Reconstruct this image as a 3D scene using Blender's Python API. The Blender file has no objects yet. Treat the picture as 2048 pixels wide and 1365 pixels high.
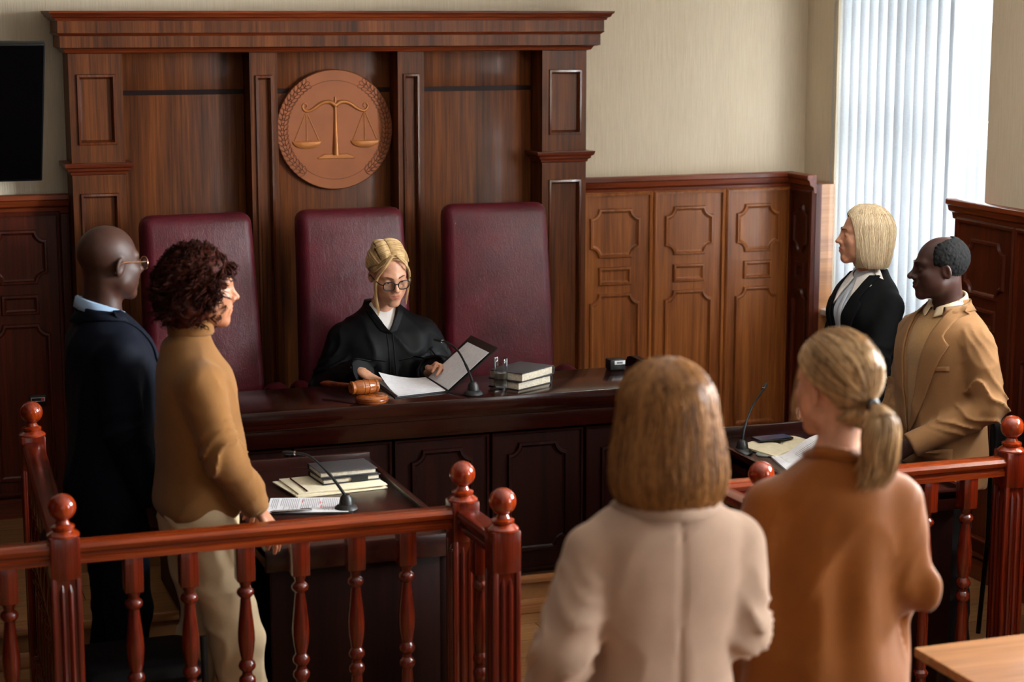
import bpy, bmesh, math, random
import numpy as np
from mathutils import Vector, Matrix
random.seed(7); RNG=np.random.default_rng(7)
SC=bpy.context.scene; COL=SC.collection; PI=math.pi

# ------------------------------------------------------------------ linking
def link(name, me, m=None, parent=None):
    o=bpy.data.objects.new(name, me); COL.objects.link(o)
    if m is not None:
        for mm in (m if isinstance(m,(list,tuple)) else [m]): me.materials.append(mm)
    if parent is not None: o.parent=parent
    return o
def tag(o,label,cat,group=None):
    o['label']=label; o['category']=cat
    if group: o['group']=group
    return o
def empty(name,loc=(0,0,0),rz=0.0,label=None,cat=None,group=None):
    o=bpy.data.objects.new(name,None); COL.objects.link(o); o.location=loc; o.rotation_euler=(0,0,rz); o.empty_display_size=.1
    if label: tag(o,label,cat,group)
    return o
def structure(o): o['kind']='structure'; return o
def copy_tree(o,parent=None):
    c=o.copy(); COL.objects.link(c)
    if parent is not None: c.parent=parent
    for ch in list(o.children): copy_tree(ch,c)
    return c

# ------------------------------------------------------------------ mesh builder
class MB:
    def __init__(s): s.bm=bmesh.new()
    def box(s,c,d,bev=0.0,seg=2,rot=None):
        M=Matrix.Translation(Vector(c))
        if rot is not None: M=M@rot.to_4x4()
        r=bmesh.ops.create_cube(s.bm,size=1.0,matrix=M@Matrix.Diagonal((d[0],d[1],d[2],1)))
        if bev>0:
            vs=r['verts']; es=list({e for v in vs for e in v.link_edges})
            bmesh.ops.bevel(s.bm,geom=es,offset=min(bev,min(d)*.49),segments=seg,profile=.5,affect='EDGES')
        return s
    def bx(s,x0,x1,y0,y1,z0,z1,bev=0.0,seg=2):
        return s.box(((x0+x1)/2,(y0+y1)/2,(z0+z1)/2),(abs(x1-x0),abs(y1-y0),abs(z1-z0)),bev,seg)
    def rings(s,rings,closed=True,cap0=True,cap1=True,loop=False):
        bm=s.bm; R=[[bm.verts.new(Vector(p)) for p in r] for r in rings]; n=len(R[0])
        prs=list(zip(R[:-1],R[1:]))+([(R[-1],R[0])] if loop else [])
        for a,b in prs:
            for i in range(n if closed else n-1):
                j=(i+1)%n
                try: bm.faces.new((a[i],a[j],b[j],b[i]))
                except ValueError: pass
        if not loop and closed:
            if cap0: bm.faces.new(list(reversed(R[0])))
            if cap1: bm.faces.new(R[-1])
        return s
    def lathe(s,c,prof,seg=24,axis='Z',sq=None):
        rings=[]
        for r,h in prof:
            ring=[]
            for i in range(seg):
                a=2*PI*i/seg; x=r*math.cos(a); y=r*math.sin(a)
                if axis=='Z': p=(x,y,h)
                elif axis=='X': p=(h,x,y)
                else: p=(y,h,x)
                ring.append((c[0]+p[0],c[1]+p[1],c[2]+p[2]))
            rings.append(ring)
        return s.rings(rings)
    def tube(s,pts,rad,seg=8,flat=1.0):
        pts=[Vector(p) for p in pts]; n=len(pts); rings=[]; up=None
        for i,p in enumerate(pts):
            t=(pts[min(i+1,n-1)]-pts[max(i-1,0)]).normalized()
            if up is None:
                up=Vector((0,0,1)) if abs(t.z)<.9 else Vector((0,1,0))
            sd=t.cross(up).normalized(); up=sd.cross(t).normalized()
            r=rad[i] if isinstance(rad,(list,tuple)) else rad
            rings.append([p+sd*(r*math.cos(2*PI*k/seg))+up*(r*flat*math.sin(2*PI*k/seg)) for k in range(seg)])
        return s.rings(rings)
    def sphere(s,c,r,u=20,v=14,sc=(1,1,1)):
        M=Matrix.Translation(Vector(c))@Matrix.Diagonal((sc[0]*r,sc[1]*r,sc[2]*r,1))
        bmesh.ops.create_uvsphere(s.bm,u_segments=u,v_segments=v,radius=1.0,matrix=M); return s
    def prism(s,poly,z0,z1,f):
        """poly: 2-d outline; f(u,v,h)->point; solid between h=z0 and h=z1"""
        return s.rings([[f(u,v,z0) for u,v in poly],[f(u,v,z1) for u,v in poly]])
    def moulding(s,poly,prof,f,fill=False):
        """closed outline swept with a profile of (inward offset, height); f(u,v,h)->point"""
        rr=[[f(u,v,h) for u,v in inset(poly,o)] for o,h in prof]
        s.rings(rr,cap0=False,cap1=fill); return s
    def build(s,name,m,parent=None,smooth=True,ang=35,loc=None):
        bm=s.bm; bmesh.ops.recalc_face_normals(bm,faces=bm.faces)
        me=bpy.data.meshes.new(name); bm.to_mesh(me); bm.free()
        if smooth:
            for p in me.polygons: p.use_smooth=True
            try: me.set_sharp_from_angle(angle=math.radians(ang))
            except Exception: pass
        o=link(name,me,m,parent)
        if loc: o.location=loc
        return o
def area2(p): return sum(p[i][0]*p[(i+1)%len(p)][1]-p[(i+1)%len(p)][0]*p[i][1] for i in range(len(p)))/2
def inset(poly,o):
    n=len(poly); sg=1 if area2(poly)>0 else -1; out=[]
    for i in range(n):
        p0=Vector(poly[i-1]);p1=Vector(poly[i]);p2=Vector(poly[(i+1)%n])
        d1=(p1-p0).normalized();d2=(p2-p1).normalized()
        n1=Vector((-d1.y,d1.x))*sg;n2=Vector((-d2.y,d2.x))*sg
        b=n1+n2; L=b.length
        if L<1e-6: b=n1; k=1
        else:
            b/=L; k=1/max(.35,b.dot(n1))
        q=p1+b*(o*k); out.append((q.x,q.y))
    return out
def rect(x0,x1,z0,z1): return [(x0,z0),(x1,z0),(x1,z1),(x0,z1)]
def notched(x0,x1,z0,z1,r,n=6,bottom=True):
    """rectangle with concave quarter-round corners"""
    P=[]
    def arc(cx,cz,a0,a1):
        for i in range(n+1):
            a=math.radians(a0+(a1-a0)*i/n); P.append((cx+r*math.cos(a),cz+r*math.sin(a)))
    if bottom: arc(x0,z0,90,0); arc(x1,z0,180,90)
    else: P.extend([(x0,z0),(x1,z0)])
    arc(x1,z1,270,180); arc(x0,z1,0,-90)
    return P
def mesh_np(name,V,F,m,parent=None,smooth=True,matidx=None):
    me=bpy.data.meshes.new(name); V=np.asarray(V,dtype=np.float32); F=np.asarray(F,dtype=np.int32)
    k=F.shape[1]
    me.vertices.add(len(V)); me.vertices.foreach_set('co',V.ravel())
    me.loops.add(F.size); me.loops.foreach_set('vertex_index',F.ravel())
    me.polygons.add(len(F)); me.polygons.foreach_set('loop_start',np.arange(0,F.size,k,dtype=np.int32))
    me.polygons.foreach_set('loop_total',np.full(len(F),k,dtype=np.int32))
    if smooth: me.polygons.foreach_set('use_smooth',np.ones(len(F),dtype=bool))
    o=link(name,me,m,parent)
    if matidx is not None: me.polygons.foreach_set('material_index',np.asarray(matidx,dtype=np.int32))
    me.update(calc_edges=True); me.validate(); return o

# ------------------------------------------------------------------ materials
def srgb(r,g,b):
    f=lambda c:(c/255/12.92 if c/255<=.04045 else ((c/255+.055)/1.055)**2.4)
    return (f(r),f(g),f(b),1)
class N:
    def __init__(s,name):
        s.m=bpy.data.materials.new(name); s.m.use_nodes=True; s.t=s.m.node_tree; s.n=s.t.nodes
        s.b=s.n.get('Principled BSDF'); s.out=s.n.get('Material Output')
    def add(s,t,**kw):
        nd=s.n.new(t)
        for k,v in kw.items(): setattr(nd,k,v)
        return nd
    def link(s,a,b): s.t.links.new(a,b)
    def set(s,**kw):
        for k,v in kw.items(): s.b.inputs[k.replace('_',' ')].default_value=v
        return s
    def coord(s,scale=(1,1,1),rot=(0,0,0),kind='Object'):
        tc=s.add('ShaderNodeTexCoord'); mp=s.add('ShaderNodeMapping')
        mp.inputs['Scale'].default_value=scale; mp.inputs['Rotation'].default_value=rot
        s.link(tc.outputs[kind],mp.inputs['Vector']); return mp.outputs['Vector']
    def noise(s,vec,scale=1,detail=4,rough=.55,dist=0):
        nd=s.add('ShaderNodeTexNoise'); nd.inputs['Scale'].default_value=scale; nd.inputs['Detail'].default_value=detail
        nd.inputs['Roughness'].default_value=rough; nd.inputs['Distortion'].default_value=dist
        if vec is not None: s.link(vec,nd.inputs['Vector'])
        return nd.outputs['Fac']
    def ramp(s,fac,stops):
        r=s.add('ShaderNodeValToRGB'); e=r.color_ramp.elements
        while len(e)<len(stops): e.new(.5)
        for k,(p,c) in enumerate(stops): e[k].position=p; e[k].color=c if len(c)==4 else (*c,1)
        s.link(fac,r.inputs['Fac']); return r.outputs['Color']
    def math(s,op,a,b=None):
        nd=s.add('ShaderNodeMath',operation=op)
        for i,v in enumerate((a,b)):
            if v is None: continue
            if isinstance(v,(int,float)): nd.inputs[i].default_value=v
            else: s.link(v,nd.inputs[i])
        return nd.outputs[0]
    def bump(s,h,strength=.3,dist=.005):
        b=s.add('ShaderNodeBump'); b.inputs['Strength'].default_value=strength; b.inputs['Distance'].default_value=dist
        s.link(h,b.inputs['Height']); s.link(b.outputs['Normal'],s.b.inputs['Normal'])
def wood(name,dark,light,axis='Z',rough=.3,coat=.3,scale=1.0,bump=.05,spec=.5):
    n=N(name); k={'X':(1.2,38,38),'Y':(38,1.2,38),'Z':(38,38,1.2)}[axis]
    v=n.coord(tuple(c*scale for c in k)); a=n.noise(v,1.0,6,.65,.6)
    k2=tuple(c*.16 if c>5 else c*.5 for c in k); v2=n.coord(tuple(c*scale for c in k2)); b=n.noise(v2,1.0,3,.5,.8)
    k3=tuple(c*5 if c>5 else c*4 for c in k); c_=n.noise(n.coord(tuple(c*scale for c in k3)),1.0,2,.5)
    f=n.math('ADD',n.math('MULTIPLY',a,.55),n.math('MULTIPLY',b,.35)); f=n.math('ADD',f,n.math('MULTIPLY',c_,.25))
    col=n.ramp(f,[(.42,srgb(*[d*.88 for d in dark])),(.57,srgb(*[(d+l)/2 for d,l in zip(dark,light)])),(.72,srgb(*light))])
    n.link(col,n.b.inputs['Base Color']); n.set(Roughness=rough,Coat_Weight=coat,Coat_Roughness=.12,Specular_IOR_Level=spec)
    if bump: n.bump(f,bump,.002)
    return n.m
def plain(name,rgb,rough=.5,metal=0,var=.12,scale=30,spec=.5,coat=0,bump=0):
    n=N(name); f=n.noise(n.coord((scale,)*3),1,3)
    lo=tuple(max(0,c*(1-var)) for c in rgb); hi=tuple(min(255,c*(1+var)) for c in rgb)
    n.link(n.ramp(f,[(.3,srgb(*lo)),(.7,srgb(*hi))]),n.b.inputs['Base Color'])
    n.set(Roughness=rough,Metallic=metal,Specular_IOR_Level=spec,Coat_Weight=coat)
    if bump: n.bump(f,bump,.002)
    return n.m
def fabric(name,rgb,rough=.85,weave=900,var=.18,sheen=.06,bump=.3,stretch=(1,1,1)):
    n=N(name); f=n.noise(n.coord(tuple(weave*k for k in stretch)),1,2); g=n.noise(n.coord((9,9,9)),1,3)
    h=n.math('ADD',n.math('MULTIPLY',f,.6),n.math('MULTIPLY',g,.4))
    lo=tuple(max(0,c*(1-var)) for c in rgb); hi=tuple(min(255,c*(1+var)) for c in rgb)
    n.link(n.ramp(h,[(.35,srgb(*lo)),(.65,srgb(*hi))]),n.b.inputs['Base Color'])
    n.set(Roughness=rough,Sheen_Weight=sheen if sum(rgb)>90 else 0.0,Sheen_Roughness=.5,Specular_IOR_Level=.2 if sum(rgb)>90 else .12); n.bump(f,bump,.001)
    return n.m
def leather(name,lo,hi,rough=.42,spec=.32):
    n=N(name); v=n.coord((1,1,1)); vor=n.add('ShaderNodeTexVoronoi'); vor.feature='DISTANCE_TO_EDGE'
    nz=n.noise(n.coord((14,14,14)),1,5,.6,1.5); f=n.noise(n.coord((5,5,5)),1,3)
    vor.inputs['Scale'].default_value=130; n.link(v,vor.inputs['Vector'])
    n.link(n.ramp(f,[(.3,srgb(*lo)),(.7,srgb(*hi))]),n.b.inputs['Base Color'])
    h=n.math('ADD',n.math('MULTIPLY',vor.outputs['Distance'],.35),n.math('MULTIPLY',n.noise(n.coord((45,45,22)),1,6,.7,2.5),1.0))
    n.set(Roughness=rough,Specular_IOR_Level=spec,Coat_Weight=spec*.1,Coat_Roughness=.3); n.bump(h,.26,.007)
    return n.m
def skin(name,rgb,rough=.48,sss=.12,spec=.45,var=.1,dark=None):
    n=N(name); f=n.noise(n.coord((22,22,22)),1,4); p=n.noise(n.coord((420,420,420)),1,2)
    lo=tuple(c*(1-var) for c in rgb); hi=tuple(min(255,c*(1+var)) for c in rgb)
    n.link(n.ramp(f,[(.3,srgb(*lo)),(.7,srgb(*hi))]),n.b.inputs['Base Color'])
    n.set(Roughness=rough,Subsurface_Weight=sss,Subsurface_Scale=.01,Specular_IOR_Level=spec)
    n.b.inputs['Subsurface Radius'].default_value=(1,.35,.2); n.bump(p,.12,.0008)
    return n.m
def hairmat(name,lo,hi,rough=.52,spec=.35):
    n=N(name); g=n.add('ShaderNodeNewGeometry'); f=n.noise(n.coord((16,16,7)),1,3)
    f2=n.noise(n.coord((55,55,4)),1,3)
    h=n.math('ADD',n.math('MULTIPLY',g.outputs['Random Per Island'],.35),n.math('MULTIPLY',f,.25)); h=n.math('ADD',h,n.math('MULTIPLY',f2,.5))
    n.link(n.ramp(h,[(.32,srgb(*lo)),(.72,srgb(*hi))]),n.b.inputs['Base Color'])
    n.set(Roughness=rough,Specular_IOR_Level=spec,Anisotropic=.5); return n.m
# ------------------------------------------------------------------ palette
M={}
M['facade']=wood('wood_walnut_veneer',(56,24,6),(124,66,24),'Z',.5,.03,spec=.22)
M['facade_x']=wood('wood_walnut_cornice',(62,27,8),(126,67,25),'Z',.5,.03,spec=.22)
M['trim']=wood('wood_red_trim',(70,22,8),(136,60,24),'X',.32,.15,spec=.4)
M['trim_y']=wood('wood_red_trim_y',(70,22,8),(136,60,24),'Y',.32,.15,spec=.4)
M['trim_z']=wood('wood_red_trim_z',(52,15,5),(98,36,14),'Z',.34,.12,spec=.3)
M['bead']=wood('wood_bead',(60,24,9),(112,54,24),'Z',.2,.6,spec=.5)
M['wains']=wood('wood_wainscot',(108,54,20),(170,102,48),'Z',.36,.12,spec=.4)
M['bench']=wood('wood_mahogany_bench',(20,3,2),(42,9,4),'X',.2,.22,spec=.35)
M['bench_z']=wood('wood_mahogany_panel',(18,3,1),(36,7,3),'Z',.45,.0,spec=.14)
M['desk']=wood('wood_mahogany_desk',(26,6,4),(48,14,8),'Y',.28,.15,spec=.3)
M['rail']=wood('wood_rail',(66,14,3),(152,60,15),'X',.24,.25,spec=.4)
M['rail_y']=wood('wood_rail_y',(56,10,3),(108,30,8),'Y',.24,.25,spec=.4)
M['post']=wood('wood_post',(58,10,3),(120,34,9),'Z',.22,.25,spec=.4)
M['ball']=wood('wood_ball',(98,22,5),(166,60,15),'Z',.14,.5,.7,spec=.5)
M['gavel']=wood('wood_gavel',(120,58,20),(176,100,42),'X',.2,.6)
M['table']=wood('wood_light_table',(150,96,56),(188,132,84),'X',.4,.2,.7)
M['dark_plastic']=plain('black_plastic',(14,14,15),.42)
M['black_metal']=plain('black_metal',(18,18,20),.3,.4)
M['chrome']=plain('chrome',(190,190,195),.18,1)
M['tv']=plain('tv_screen',(5,4,5),.38,0,.1,4,.12)
M['white_plastic']=plain('white_plastic',(226,228,232),.35,var=.03)
M['red_plastic']=plain('red_plastic',(190,60,60),.4)
M['paper']=plain('paper',(226,224,228),.8,var=.03,scale=60)
M['paper_cream']=plain('paper_cream',(226,214,184),.8,var=.03,scale=60)
M['ink']=plain('ink_grey',(120,118,124),.8)
M['red_ink']=plain('ink_red',(210,84,80),.8)
M['book_cover']=plain('book_cover_grey',(58,56,58),.5,bump=.2,scale=200)
M['book_cover2']=plain('book_cover_black',(28,27,30),.5,bump=.2,scale=200)
M['pages']=plain('book_pages',(206,196,176),.8,var=.08,scale=120)
M['leather']=leather('leather_burgundy',(66,12,22),(92,23,36),.36)
M['black_leather']=leather('leather_black',(7,6,7),(13,11,12),.5,.12)
M['disc']=plain('bronze_disc',(150,84,44),.55,.25,.06,6)
M['emblem']=plain('gold_emblem',(178,110,54),.42,.35,.06,12)
M['laurel']=plain('laurel_line',(98,50,24),.6,.2,.1,12)
M['blind']=None
M['frame_white']=plain('window_frame_white',(222,226,230),.35,var=.03)
def wall_mat():
    n=N('wallpaper_beige'); v=n.coord((150,150,6)); f=n.noise(v,1,5,.7,.4); g=n.noise(n.coord((1.4,1.4,1.4)),1,2)
    n.link(n.ramp(n.math('ADD',n.math('MULTIPLY',f,.7),n.math('MULTIPLY',g,.3)),[(.3,srgb(218,200,172)),(.7,srgb(238,223,198))]),n.b.inputs['Base Color'])
    n.set(Roughness=.8,Specular_IOR_Level=.2); n.bump(f,.5,.006); return n.m
M['wall']=wall_mat()
M['ceiling']=plain('ceiling_white',(214,208,198),.9,var=.03,scale=3)
def floor_mat():
    n=N('floor_laminate'); v=n.coord((1,1,1)); br=n.add('ShaderNodeTexBrick'); br.offset=.37
    br.inputs['Scale'].default_value=1; br.inputs['Brick Width'].default_value=1.25; br.inputs['Row Height'].default_value=.19
    br.inputs['Mortar Size'].default_value=.0022; br.inputs['Color1'].default_value=srgb(176,126,78); br.inputs['Color2'].default_value=srgb(150,102,60)
    br.inputs['Mortar'].default_value=srgb(58,36,20); n.link(v,br.inputs['Vector'])
    g=n.ramp(n.noise(n.coord((2.2,60,1)),1,6,.65,.6),[(.35,(.62,.62,.62)),(.7,(1.08,1.08,1.08))])
    mx=n.add('ShaderNodeMix',data_type='RGBA',blend_type='MULTIPLY'); mx.inputs[0].default_value=1
    n.link(br.outputs['Color'],mx.inputs[6]); n.link(g,mx.inputs[7]); n.link(mx.outputs[2],n.b.inputs['Base Color'])
    n.set(Roughness=.38,Coat_Weight=.15); return n.m
M['floor']=floor_mat()
def blind_mat():
    n=N('blind_fabric'); f=n.noise(n.coord((400,400,900)),1,2); st=n.noise(n.coord((60,60,500)),1,2)
    col=n.ramp(n.math('ADD',n.math('MULTIPLY',f,.5),n.math('MULTIPLY',st,.5)),[(.3,srgb(214,217,220)),(.7,srgb(238,240,242))])
    d=n.add('ShaderNodeBsdfDiffuse'); t=n.add('ShaderNodeBsdfTranslucent'); m=n.add('ShaderNodeMixShader'); m.inputs[0].default_value=.5
    n.link(col,d.inputs['Color']); n.link(col,t.inputs['Color']); n.link(d.outputs[0],m.inputs[1]); n.link(t.outputs[0],m.inputs[2])
    n.link(m.outputs[0],n.out.inputs['Surface']); return n.m
M['blind']=blind_mat()
def glass_pane():
    n=N('window_glass'); t=n.add('ShaderNodeBsdfTransparent'); g=n.add('ShaderNodeBsdfGlossy'); g.inputs['Roughness'].default_value=.02
    fr=n.add('ShaderNodeLayerWeight'); fr.inputs['Blend'].default_value=.12; m=n.add('ShaderNodeMixShader')
    t.inputs['Color'].default_value=(.95,.97,.97,1); n.link(n.math('MULTIPLY',fr.outputs['Facing'],.5),m.inputs[0]); n.link(t.outputs[0],m.inputs[1]); n.link(g.outputs[0],m.inputs[2])
    n.link(m.outputs[0],n.out.inputs['Surface']); return n.m
M['pane']=glass_pane()
def clear_glass(name,ior=1.45,col=(1,1,1)):
    n=N(name); n.set(Roughness=.01,IOR=ior,Transmission_Weight=1.0,Specular_IOR_Level=.5); n.b.inputs['Base Color'].default_value=(*col,1); return n.m
M['glass']=glass_pane(); M['glass'].node_tree.nodes['Layer Weight'].inputs['Blend'].default_value=.45; M['glass'].name='drinking_glass'; M['water']=clear_glass('water',1.33)
M['lens']=glass_pane(); M['lens'].name='spectacle_lens'

# ------------------------------------------------------------------ room shell
YB=8.62; XR=4.6; XL=-1.2; YF=-1.6; ZC=3.1; ZP=.16; YP=6.97
structure(MB().bx(XL-.15,5.1,YF-.15,YB+.15,-.1,0).build('floor',M['floor'],smooth=False))
pl=structure(MB().bx(XL,XR,YP,YB,0,ZP,.004).build('floor_platform',M['floor'],smooth=False))
MB().bx(XL,XR,YP-.022,YP,ZP-.03,ZP+.004,.006).build('nosing',M['table'],pl)
MB().bx(XL,XR,YP-.014,YP,0,.06,.004).build('skirting',M['table'],pl)
structure(MB().bx(XL-.15,5.1,YF-.15,YB+.15,ZC,ZC+.1).build('ceiling',M['ceiling'],smooth=False))
structure(MB().bx(XL-.15,5.1,YB,YB+.15,0,ZC).build('wall_back',M['wall'],smooth=False))
structure(MB().bx(XL-.15,XL,YF,YB,0,ZC).build('wall_left',M['bench_z'],smooth=False))  # unseen wall; dark wood finish added to cut light bouncing from the left
FW=[(-.75,.55,1.0,2.86),(1.6,2.9,1.0,2.86)]
b=MB(); xs_=XL-.15
for (x0,x1,z0,z1) in FW: b.bx(xs_,x0,YF-.25,YF,0,ZC); b.bx(x0,x1,YF-.25,YF,0,z0); b.bx(x0,x1,YF-.25,YF,z1,ZC); xs_=x1
b.bx(xs_,5.1,YF-.25,YF,0,ZC); structure(b.build('wall_front',M['wall'],smooth=False))
WIN=[(6.99,8.31,.95,2.86),(4.05,5.55,.95,2.86),(1.2,2.7,.95,2.86)]
b=MB(); TH=.34; ys=[YF]
for (y0,y1,z0,z1) in WIN[::-1]:
    b.bx(XR,XR+TH,ys[-1],y0,0,ZC); b.bx(XR,XR+TH,y0,y1,0,z0); b.bx(XR,XR+TH,y0,y1,z1,ZC); ys.append(y1)
b.bx(XR,XR+TH,ys[-1],YB,0,ZC)
structure(b.build('wall_right',M['wall'],smooth=False))
for k,(y0,y1,z0,z1) in enumerate(WIN):
    w=bpy.data.objects.new('window_%d'%(k+1),None); COL.objects.link(w); structure(w); w.location=(XR+.25,(y0+y1)/2,z0)
    def W_(x0,x1,a,c,d,e,nm,m,bev=.006):
        o=MB().bx(x0-w.location.x,x1-w.location.x,a-w.location.y,c-w.location.y,d-z0,e-z0,bev).build(nm,m,w); return o
    X0,X1=XR+.2,XR+.27
    f=MB(); L=w.location
    def fb(a,c,d,e,x0=X0,x1=X1): f.bx(x0-L.x,x1-L.x,a-L.y,c-L.y,d-L.z,e-L.z,.008)
    fb(y0,y0+.07,z0,z1); fb(y1-.07,y1,z0,z1); fb(y0,y1,z0,z0+.07); fb(y0,y1,z1-.07,z1)
    fb(y0+.07,y1-.07,2.36,2.45); fb(y0+.07,y1-.07,1.80,1.92); fb(y0+.07,y1-.07,1.845,1.87,X0-.02,X1)
    fb((y0+y1)/2-.045,(y0+y1)/2+.045,z0+.07,z1-.07)
    f.build('window_frame',M['frame_white'],w)
    W_(XR+.23,XR+.238,y0+.05,y1-.05,z0+.05,z1-.05,'pane',M['pane'],0)
    W_(XR-.06,XR+.2,y0+.003,y1-.003,z0-.03,z0,'window_sill',M['frame_white'])
for k,(x0,x1,z0,z1) in enumerate(FW):
    w=bpy.data.objects.new('window_%d'%(k+4),None); COL.objects.link(w); structure(w); w.location=((x0+x1)/2,YF-.18,z0)
    hw=(x1-x0)/2; hh=z1-z0; f=MB()
    for a_,c_,d_,e_ in ((-hw,-hw+.07,0,hh),(hw-.07,hw,0,hh),(-hw,hw,0,.07),(-hw,hw,hh-.07,hh),(-.04,.04,.07,hh-.07)): f.bx(a_,c_,-.035,.035,d_,e_,.008)
    f.build('window_frame',M['frame_white'],w); MB().bx(-hw+.05,hw-.05,-.004,.004,.05,hh-.05).build('pane',M['pane'],w)
# wainscot on the walls
def P_back(yf): return lambda u,v,h:(u,yf-h,v)
def P_right(xf): return lambda u,v,h:(xf-h,u,v)
bead=[(0,0),(.004,.010),(.012,.012),(.020,.006),(.024,0)]
groove=[(0,0),(.004,-.010),(.010,-.010),(.016,0)]
raised=[(-.004,0.0),(.0,.012),(.009,.013),(.013,.004),(.02,.0)]
def dado_cap(u0,u1,z,f,par,m,d=.05):
    b=MB(); prof=[(0,-.075),(.012,-.07),(.016,-.045),(.034,-.035),(.04,-.012),(d,-.006),(d,.012),(d-.006,.016),(0,.016)]
    b.rings([[f(u0,z+h,o) for o,h in prof],[f(u1,z+h,o) for o,h in prof]]); return b.build('dado_cap',m,par)
def dado_panel(u0,u1,z0,z1,f,par,m,thick=.012,foot=.45):
    """one raised board with three framed fields"""
    b=MB(); b.prism(rect(u0,u1,z0,z1),-.004,thick,f)
    fr=[(0,0),(0,.024),(-.010,.026),(-.018,.020),(-.022,0)]
    b.moulding(rect(u0,u1,z0,z1),fr,f)
    g=lambda u,v,h:f(u,v,h+thick)
    w=u1-u0; a=u0+w*.14; c=u1-w*.14; H=z1
    b.moulding(notched(a,c,H-.30,H-.065,.045),raised,g)
    b.moulding(rect(a+w*.13,c-w*.13,H-.435,H-.352),raised,g)
    b.moulding(notched(a,c,z0+foot*.12,H-.482,.045,bottom=False),raised,g)
    return b.build('panel',m,par)
TZ=1.60
def wainscot(name,u0,u1,f,panels,m,capm,mz=None):
    o=MB().prism(rect(u0,u1,ZP if f is not RW2 else 0,TZ-.03),-.03,0,f).build(name,mz or m,smooth=False); structure(o)
    dado_cap(u0,u1,TZ,f,o,capm)
    for a,c in panels: dado_panel(a,c,ZP+.12 if f is not RW2 else .12,1.522,f,o,m)
    MB().prism(rect(u0,u1,ZP if f is not RW2 else 0,(ZP if f is not RW2 else 0)+.09),0,.016,f).build('skirting',capm,o)
    return o
RW1=P_right(4.50); RW2=P_right(4.501); BW=P_back(8.56)
wainscot('trim_1',3.33,4.5,BW,[(3.355,3.715),(3.755,4.108),(4.148,4.47)],M['wains'],M['trim'])
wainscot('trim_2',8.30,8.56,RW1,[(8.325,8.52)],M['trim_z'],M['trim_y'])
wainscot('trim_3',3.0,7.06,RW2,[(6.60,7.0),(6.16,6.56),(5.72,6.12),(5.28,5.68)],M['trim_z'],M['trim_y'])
wainscot('trim_4',XL,.925,BW,[(.53,.87),(.15,.49),(-.24,.11),(-.64,-.28)],M['trim_z'],M['trim'])  # same wainscot as trim_1; darker red wood stands in for shade here
# closing strips between wainscot and wall (its thickness shows at the window)
MB().bx(4.53,4.6,8.30,8.56,ZP,TZ-.03).build('trim_5',M['table'],smooth=False)['kind']='structure'
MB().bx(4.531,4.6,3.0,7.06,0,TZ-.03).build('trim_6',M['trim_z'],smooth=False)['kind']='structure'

# vertical blind slats
bl=empty('vertical_blind',(4.62,7.75,2.93),0,'white vertical slat blind drawn across most of the bright window','blind')
MB().bx(-.03,.03,-.58,.56,-.03,.012,.005).build('head_rail',M['frame_white'],bl)
for i in range(13):
    y=.54-i*.0835; a=math.radians(27 if i<11 else 27-12*(i-10)); s=MB()
    s.rings([[( .004*math.cos(q*PI)+ (q-.5)*.118*math.sin(a)+k*.0012, y+(q-.5)*.118*math.cos(a)*-1, z) for q in (0,.25,.5,.75,1)]+[( .004*math.cos(q*PI)+(q-.5)*.118*math.sin(a)-.0012, y+(q-.5)*.118*math.cos(a)*-1, z) for q in (1,.75,.5,.25,0)] for z,k in ((-1.95,1),(-.03,1))])
    s.build('slat',M['blind'],bl)

# ------------------------------------------------------------------ panelled surround behind the bench
SU=empty('panelled_surround',(2.13,8.4,ZP),0,'tall brown wooden surround with pilasters and cornice behind the three chairs','wall panelling')
def su(b,nm,m,ang=35):
    o=b.build(nm,m,SU,ang=ang); o.matrix_parent_inverse=Matrix.Translation(SU.location).inverted(); return o
YS=8.57
su(MB().bx(.96,3.30,YS,8.6,ZP,2.3),'back_panel',M['facade'])
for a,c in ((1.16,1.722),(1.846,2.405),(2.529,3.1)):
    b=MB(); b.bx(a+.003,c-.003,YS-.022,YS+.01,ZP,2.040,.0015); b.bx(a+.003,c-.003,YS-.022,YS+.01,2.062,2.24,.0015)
    su(b,'field_board',M['facade']); su(MB().bx(a+.003,c-.003,YS-.019,YS,2.040,2.062),'groove_shade_strip',M['bench_z'])  # dark strip fills the groove, coloured to stand in for its shadow line
F84=P_back(8.40)
pm=[(0,0),(.003,.009),(.012,.010),(.018,-.004),(.022,-.012)]
def pilaster(a,c,yf,fields,nm):
    f=P_back(yf); b=MB(); b.bx(a,c,yf+.013,8.6,ZP,2.26)
    z=ZP; w=c-a
    for (x0,x1,z0,z1) in fields:
        if z0>z: b.bx(a,c,yf,yf+.02,z,z0)
        b.bx(a,x0,yf,yf+.02,z0,z1); b.bx(x1,c,yf,yf+.02,z0,z1); z=z1
    b.bx(a,c,yf,yf+.02,z,2.26)
    o=su(b,nm,M['facade'],20)
    for (x0,x1,z0,z1) in fields:
        q=MB(); q.moulding(rect(x0,x1,z0,z1),pm,f)
        q.build('bead_moulding',M['bead'],o)
    return o
pilaster(.931,1.16,8.40,[(.962,1.13,.45,1.625),(.962,1.13,1.834,2.14)],'pilaster')
pilaster(3.10,3.321,8.40,[(3.132,3.298,.45,1.625),(3.132,3.298,1.834,2.14)],'pilaster')
pilaster(1.722,1.846,8.42,[(1.744,1.826,.35,2.128)],'mullion')
pilaster(2.405,2.529,8.42,[(2.428,2.508,.35,2.128)],'mullion')
def moulded_run(x0,x1,yf,prof,y1,nm,m,ret=True):
    """front moulding with mitred returns; prof = (projection, z)"""
    rings=[]
    for o,z in prof: rings.append([(x0-o,y1,z),(x0-o,yf-o,z),(x1+o,yf-o,z),(x1+o,y1,z)])
    return su(MB().rings(rings),nm,m)
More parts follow.
